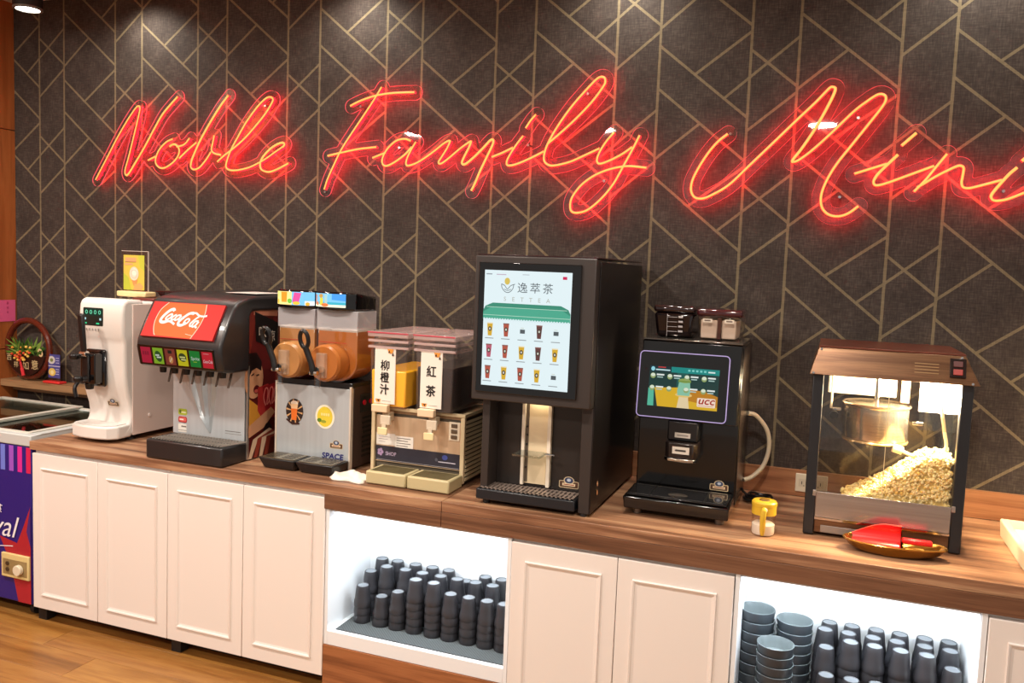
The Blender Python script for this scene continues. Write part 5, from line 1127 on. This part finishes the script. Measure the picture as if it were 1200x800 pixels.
box('glass_side', t, X1-0.009, X1-0.006, Y0+0.035, Y1-0.035, ZC+0.151, 1.368, PGL)
box('glass_back', t, X0+0.035, X1-0.035, Y1-0.013, Y1-0.010, ZC+0.0625, 1.368, PGL)
box('door_edge', t, 4.1522, 4.1538, Y0+0.0095, Y0+0.0135, ZC+0.151, 1.368, mat((226, 206, 160), 0.3))
q = MB(); q.hexa([(X0-0.012, Y0-0.022, 1.372), (X1+0.014, Y0-0.022, 1.372), (X1+0.014, Y1+0.012, 1.372), (X0-0.012, Y1+0.012, 1.372)], [(X0+0.012, Y0+0.012, 1.460), (X1-0.028, Y0+0.012, 1.460), (X1-0.028, Y1-0.012, 1.460), (X0+0.012, Y1-0.012, 1.460)], POP_REFL); can = q.build('canopy', t, 0.002)
box('canopy_top', can, X0+0.012, X1-0.028, Y0+0.012, Y1-0.012, 1.4602, 1.466, mat((112, 60, 44), 0.3, 0.4), 0.001)  # reddish tone paints in the neon reflected by the metal top
for (x0, x1, x2, x3) in ((X1+0.0145, X1+0.006, X1-0.028, X1-0.034),): pass
fa, fb = Vector((0, Y0-0.0225, 1.372)), Vector((0, Y0+0.0115, 1.460)); uy = (fb-fa).normalized(); nr = Vector((1, 0, 0)).cross(uy)
q = MB(); o0 = fa+nr*0.001+uy*0.022+Vector((4.318, 0, 0)); q.prism([o0, o0+Vector((0.046, 0, 0)), o0+Vector((0.046, 0, 0))+uy*0.062, o0+uy*0.062], nr*0.006, mat((30, 18, 18), 0.2)); swp = q.build('switch_panel', can, 0.002)
for k in range(2):
    q = MB(); o1 = o0+nr*0.0065+uy*(0.008+k*0.026)+Vector((0.010, 0, 0)); q.prism([o1, o1+Vector((0.026, 0, 0)), o1+Vector((0.026, 0, 0))+uy*0.018, o1+uy*0.018], nr*0.003, emis((0.8, 0.05, 0.03), 0.5 if k == 0 else 0.12)); q.build('rocker_switch', swp, 0.001)
pr = Pr(fa+nr*0.0006+uy*0.03+Vector((4.218, 0, 0)), (1, 0, 0), uy)
for k in range(4): pr.rect(0, 0.07, k*0.010, 0.0035+k*0.010, (140, 104, 60))
pr.build('notice_lines', can)
for (x, z) in ((X0+0.02, 1.455), (X1-0.04, 1.455), (X1-0.008, 1.378), (X0, 1.378)): MB().cyl((x, Y0-0.02+(z-1.372)*0.386-0.001, z), (x, Y0-0.026+(z-1.372)*0.386, z), 0.004, CHROME, seg=10).build('screw', can)
box('heater_box', t, X0+0.05, 4.19, -0.30, -0.16, 1.285, 1.371, mat((240, 232, 214), 0.35), 0.003)
box('motor_slot', t, 4.10, 4.20, -0.303, -0.3005, 1.350, 1.362, mat((60, 44, 36), 0.4))
box('warning_strip', t, 4.205, 4.232, -0.30, -0.296, 1.27, 1.371, mat((226, 170, 150), 0.4))
LAMPX = 4.312
q = MB(); q.cyl((LAMPX, -0.40, 1.362), (LAMPX, -0.40, 1.3712), 0.020, CHROME, seg=16); q.build('lamp_socket', t)
q = MB(); q.lathe([(0.0, 1.268), (0.020, 1.272), (0.034, 1.288), (0.038, 1.308), (0.032, 1.332), (0.018, 1.352), (0.015, 1.362)], emis((1.0, 0.82, 0.54), 700), (LAMPX, -0.40, 0), 20); q.build('lamp_bulb', t)
lt = bpy.data.lights.new('popcorn_fill_light', 'POINT'); lt.energy = 24; lt.color = (1.0, 0.80, 0.50); lt.shadow_soft_size = 0.02; lo_ = bpy.data.objects.new('popcorn_fill_light', lt); lo_.location = (LAMPX-0.05, -0.485, 1.335); COL.objects.link(lo_)  # fill light added in front of the bulb to brighten the popcorn
box('added_glow_plate', t, 4.258, 4.378, -0.352, -0.348, 1.252, 1.371, mat((244, 240, 230), 0.4))  # white plate added behind the bulb to burn out as a bright rectangle
box('lamp_guard', t, 4.252, 4.378, -0.455, -0.453, 1.205, 1.290, pane('guard_glass', (0.9, 0.88, 0.82), 0.12, 0.5))
KX, KY, KR = 4.128, -0.325, 0.105
KST = brushed('kettle_steel', (200, 190, 178), 0.2, (3, 3, 200), 10, 0.95)
q = MB(); q.lathe([(0.0, 1.142), (KR*0.96, 1.142), (KR, 1.148), (KR, 1.252), (KR*1.06, 1.258), (KR*1.07, 1.263), (KR*1.02, 1.266), (KR*0.97, 1.262), (KR*0.95, 1.157), (0, 1.152)], KST, (KX, KY, 0), 40); kt = q.build('kettle', t)
q = MB(); q.lathe([(0.0, 1.134), (KR*1.02, 1.134), (KR*1.04, 1.138), (KR*1.02, 1.1415), (0, 1.1415)], mat((226, 196, 150), 0.25, 0.9), (KX, KY, 0), 36); q.build('kettle_base_rim', kt)
q = MB(); q.lathe([(KR*0.95, 1.2575), (KR*0.9, 1.2625), (0.02, 1.2635), (0.0, 1.2635)], mat((214, 206, 190), 0.2, 0.9), (KX, KY, 0), 32); q.build('kettle_lid', kt)
MB().cyl((KX, KY, 1.264), (KX, KY, 1.371), 0.009, CHROME, seg=12).build('stirrer_rod', t)
q = MB(); q.box(KX-0.150, KX-0.142, KY-0.02, KY+0.02, 1.235, 1.371, mat((226, 216, 196), 0.3, 0.3)); q.box(KX-0.1415, KX-0.112, KY-0.012, KY+0.012, 1.228, 1.238, CHROME); q.build('hanger_arm', t, 0.002)
MB().cyl((KX-0.135, KY-0.022, 1.215), (KX-0.135, KY-0.045, 1.215), 0.014, BLACK, seg=14).build('tilt_knob', t, 0.002)
q = MB(); q.box(KX+0.116, KX+0.150, KY-0.006, KY+0.006, 1.20, 1.212, CHROME); q.build('latch', t, 0.002)
cord = smooth_path([(KX+0.075, KY-0.085, 1.126), (KX+0.11, KY-0.09, 1.112), (KX+0.16, KY-0.09, 1.104), (KX+0.20, KY-0.085, 1.115), (KX+0.215, KY-0.085, 1.15), (KX+0.205, KY-0.10, 1.20), (KX+0.185, KY-0.14, 1.29), (KX+0.175, KY-0.15, 1.365)], 6)
q = MB(); q.tube(cord, 0.0055, mat((226, 214, 190), 0.35, 0.4), 10); q.cyl((KX+0.055, KY-0.088, 1.130), (KX+0.085, KY-0.088, 1.122), 0.014, mat((230, 214, 184), 0.35), seg=14); q.build('kettle_cord', t)
MB().tube(smooth_path([(X1-0.01, -0.16, ZC+0.10), (X1+0.02, -0.165, ZC+0.085), (X1+0.045, -0.18, ZC+0.05), (X1+0.035, -0.20, ZC+0.012), (X1+0.0, -0.22, ZC+0.006)], 6), 0.0045, BLACK, 8).build('power_cord', t)
# popcorn heap
random.seed(21)
PCM = [mat((250, 232, 176), 0.8), mat((246, 222, 150), 0.8), mat((236, 196, 106), 0.8)]
ICO = bmesh.new(); bmesh.ops.create_icosphere(ICO, subdivisions=1, radius=1.0); IV = [v.co.copy() for v in ICO.verts]; IF = [tuple(v.index for v in f.verts) for f in ICO.faces]; ICO.free()
q = MB(); PXA, PXB, PYA, PYB = X0+0.125, X1-0.04, Y0+0.022, Y1-0.03
def heap(x, y):
    u = min(max((x-(X0+0.13))/0.235, 0), 1); v = (y-PYA)/(PYB-PYA)
    return ZC+0.062+0.050+0.205*u*(0.92+0.2*v-0.75*max(v-0.35, 0))-0.03*max(v-0.5, 0)
def kernel(x, y, z, s, m):
    for b in range(random.choice((3, 4, 4, 5))):
        o = Vector((random.uniform(-1, 1), random.uniform(-1, 1), random.uniform(-1, 1)))*s*0.75; r = s*random.uniform(0.45, 0.8)
        q.faces([(x+o.x+v.x*r*random.uniform(.85, 1.15), y+o.y+v.y*r, z+o.z+v.z*r) for v in IV], IF, m if b else PCM[random.choice((0, 0, 1, 2))])
cnt = 0
while cnt < 1700:
    x, y = random.uniform(PXA, PXB), random.uniform(PYA, PYB); h = heap(x, y)
    if x < X0+0.16 and random.random() < 0.5: continue
    kernel(x, y, h-random.uniform(0, 0.016)-0.008, random.uniform(0.0052, 0.0085), PCM[random.choice((0, 0, 0, 1, 1, 2))]); cnt += 1
for k in range(900):
    x = random.uniform(PXA, PXB); h = heap(x, PYA); z = random.uniform(ZC+0.075, h); kernel(x, PYA+0.004, z, random.uniform(0.0052, 0.0085), PCM[random.choice((0, 0, 1))])
for k in range(520):
    y = random.uniform(PYA, PYB); h = heap(PXB, y); z = random.uniform(ZC+0.075, h); kernel(PXB-0.004, y, z, random.uniform(0.0052, 0.0085), PCM[random.choice((0, 0, 1))])
# solid core under the loose kernels so that no light leaks through the heap
nx, ny = 14, 8; core = []
for j in range(ny+1):
    for i in range(nx+1):
        x = PXA+0.01+(PXB-PXA-0.02)*i/nx; y = PYA+0.01+(PYB-PYA-0.02)*j/ny; core.append((x, y, heap(x, y)-0.022))
nb_ = len(core); core += [(x, y, ZC+0.066) for x, y, z in core]
ring_ = [i for i in range(nx+1)]+[j*(nx+1)+nx for j in range(1, ny+1)]+[ny*(nx+1)+i for i in range(nx-1, -1, -1)]+[j*(nx+1) for j in range(ny-1, 0, -1)]
q.faces(core, [(a_, b_, nb_+b_, nb_+a_) for a_, b_ in zip(ring_, ring_[1:]+ring_[:1])]+[(j*(nx+1)+i, j*(nx+1)+i+1, (j+1)*(nx+1)+i+1, (j+1)*(nx+1)+i) for j in range(ny) for i in range(nx)], PCM[1])
o = q.build('popcorn', smooth=False, fix=False, origin=(4.2, -0.33, ZC+0.065)); tag(o, 'heap of yellow popcorn behind the glass of the popcorn machine', 'popcorn', kind='stuff')

# ------------------------------------------------------------------ brass tray and scoop
BRASS = mat((150, 104, 40), 0.22, 0.85); TX, TY = 4.185, -0.615
t = thing('serving_dish', (TX, TY, ZC), 'oval brass leaf-shaped dish in front of the popcorn machine', 'dish')
q = MB(); N_ = 40
def oval(r, z): return [(TX+0.148*r*math.cos(a)*(1.0+0.06*math.cos(a)), TY+0.066*r*math.sin(a)*(1+0.1*math.cos(5*a)*(1 if math.cos(a) > 0.5 else 0)), ZC+z) for a in [2*PI*i/N_ for i in range(N_)]]
prof = [(0.55, 0.0005), (0.75, 0.004), (0.90, 0.016), (1.0, 0.034), (1.02, 0.036), (0.985, 0.0365), (0.88, 0.019), (0.73, 0.0075), (0.5, 0.004)]
v = []; f = []
for r, z in prof: v += oval(r, z)
for k in range(len(prof)-1):
    for i in range(N_): f.append((k*N_+i, k*N_+(i+1) % N_, (k+1)*N_+(i+1) % N_, (k+1)*N_+i))
f.append(tuple(range(N_))); f.append(tuple((len(prof)-1)*N_+i for i in range(N_)))
q.faces(v, f, BRASS); q.build('dish_bowl', t)
MB().tube([(p[0], p[1], p[2]+0.001) for p in oval(1.015, 0.0355)], 0.0028, mat((196, 150, 70), 0.2, 0.9), 8, closed=True).build('rolled_rim', t)
SR = mat((226, 26, 22), 0.28, coat=0.3)
t = thing('popcorn_scoop', (4.16, -0.615, ZC+0.012), 'red plastic popcorn scoop lying in the brass dish', 'scoop')
q = MB(); n_ = 12; prof = []
L0, L1 = 4.075, 4.215
outer = []; inner = []
for (x, th) in ((4.062, 0.42), (4.078, 0.62), (4.098, 0.86), (4.122, 1.12), (4.145, 1.34), (4.165, 1.46), (L1, 1.48)):
    for R_, lst in ((0.046, outer), (0.043, inner)):
        lst.append([(x, -0.615+R_*math.sin(a), ZC+0.058-R_*math.cos(a)) for a in [(-1+2*i/n_)*th+0.62 for i in range(n_+1)]])
v = []; f = []
for g in (outer, inner):
    b0 = len(v)
    for ring in g: v += ring
    for k in range(len(g)-1):
        for i in range(n_): f.append((b0+k*(n_+1)+i, b0+k*(n_+1)+i+1, b0+(k+1)*(n_+1)+i+1, b0+(k+1)*(n_+1)+i))
nb = len(outer)*(n_+1)
for k in range(len(outer)-1):
    for e in (0, n_): f.append((k*(n_+1)+e, (k+1)*(n_+1)+e, nb+(k+1)*(n_+1)+e, nb+k*(n_+1)+e))
for i in range(n_): f.append((i, i+1, nb+i+1, nb+i))
kk = (len(outer)-1)*(n_+1)
f.append(tuple(kk+i for i in range(n_+1))); f.append(tuple(nb+kk+i for i in range(n_+1)))
q.faces(v, f, SR); q.build('scoop_bowl', t)
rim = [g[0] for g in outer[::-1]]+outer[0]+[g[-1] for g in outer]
MB().tube(rim, 0.0016, mat((246, 92, 70), 0.3), 6).build('rim_highlight', t)  # lighter red tube paints the highlight along the scoop rim
q = MB(); q.hexa([(4.2145, -0.626, ZC+0.038), (4.302, -0.630, ZC+0.040), (4.302, -0.600, ZC+0.040), (4.2145, -0.604, ZC+0.038)], [(4.2145, -0.625, ZC+0.056), (4.302, -0.628, ZC+0.055), (4.302, -0.602, ZC+0.055), (4.2145, -0.605, ZC+0.056)], SR); q.build('handle', t, 0.005)

# ------------------------------------------------------------------ white basin at the right edge, cloth
t = thing('white_tray', (4.75, -0.45, ZC), 'white rimmed plastic tray cut off by the right edge', 'tray')
WP = mat((200, 188, 164), 0.4); x0, x1, y0, y1, h = 4.55, 4.848, -0.70, -0.225, 0.062
q = MB()
def rq(i, z): return [(x0+i, y0+i, ZC+z), (x1-i, y0+i, ZC+z), (x1-i, y1-i, ZC+z), (x0+i, y1-i, ZC+z)]
L_ = [rq(0.004, 0.001), rq(0.0, h-0.004), rq(0.003, h), rq(0.022, h), rq(0.030, h-0.018), rq(0.034, 0.012)]
v = []; f = [(3, 2, 1, 0)]
for r in L_: v += r
for k in range(5):
    for i in range(4): f.append((k*4+i, k*4+(i+1) % 4, (k+1)*4+(i+1) % 4, (k+1)*4+i))
f.append((20, 21, 22, 23)); q.faces(v, f, WP); q.build('tray_shell', t, 0.003, seg=3)
box('inner_board', t, x0+0.036, x1-0.036, y0+0.036, y1-0.036, ZC+0.0125, ZC+0.040, mat((218, 214, 204), 0.4), 0.003)

random.seed(3)
CX, CY = 2.235, -0.632; nx, ny = 22, 16; v = []; v2 = []
def cl(x, y):
    return 0.012+0.010*math.sin(x*62+y*20)*math.cos(y*50-x*18)+0.007*math.sin(x*120+1.3)*math.sin(y*95)
for j in range(ny+1):
    for i in range(nx+1):
        a, b = i/nx*2-1, j/ny*2-1
        r = 1+0.14*math.sin(5*a+3*b)+0.1*math.cos(7*b-2*a)
        x, y = 0.080*a*r+0.015*b, 0.052*b*r-0.012*a
        e = max(abs(a), abs(b)); z = max(cl(x, y), 0.003)*(1-e**5)+0.0035
        v.append((CX+x, CY+y, ZC+z)); v2.append((CX+x, CY+y, ZC+0.0008))
k = (nx+1)*(ny+1); q = MB(); f = []
for j in range(ny):
    for i in range(nx):
        a = j*(nx+1)+i; f.append((a, a+1, a+nx+2, a+nx+1)); f.append((k+a, k+a+nx+1, k+a+nx+2, k+a+1))
bd = [i for i in range(nx+1)]+[j*(nx+1)+nx for j in range(1, ny+1)]+[ny*(nx+1)+i for i in range(nx-1, -1, -1)]+[j*(nx+1) for j in range(ny-1, 0, -1)]
for a, b in zip(bd, bd[1:]+bd[:1]): f.append((a, k+a, k+b, b))
q.faces(v+v2, f, mat((236, 228, 214), 0.85)); o = q.build('wiping_cloth', origin=(CX, CY, ZC), angle=80)
tag(o, 'crumpled white cloth beside the front of the beige juice dispenser', 'cloth')
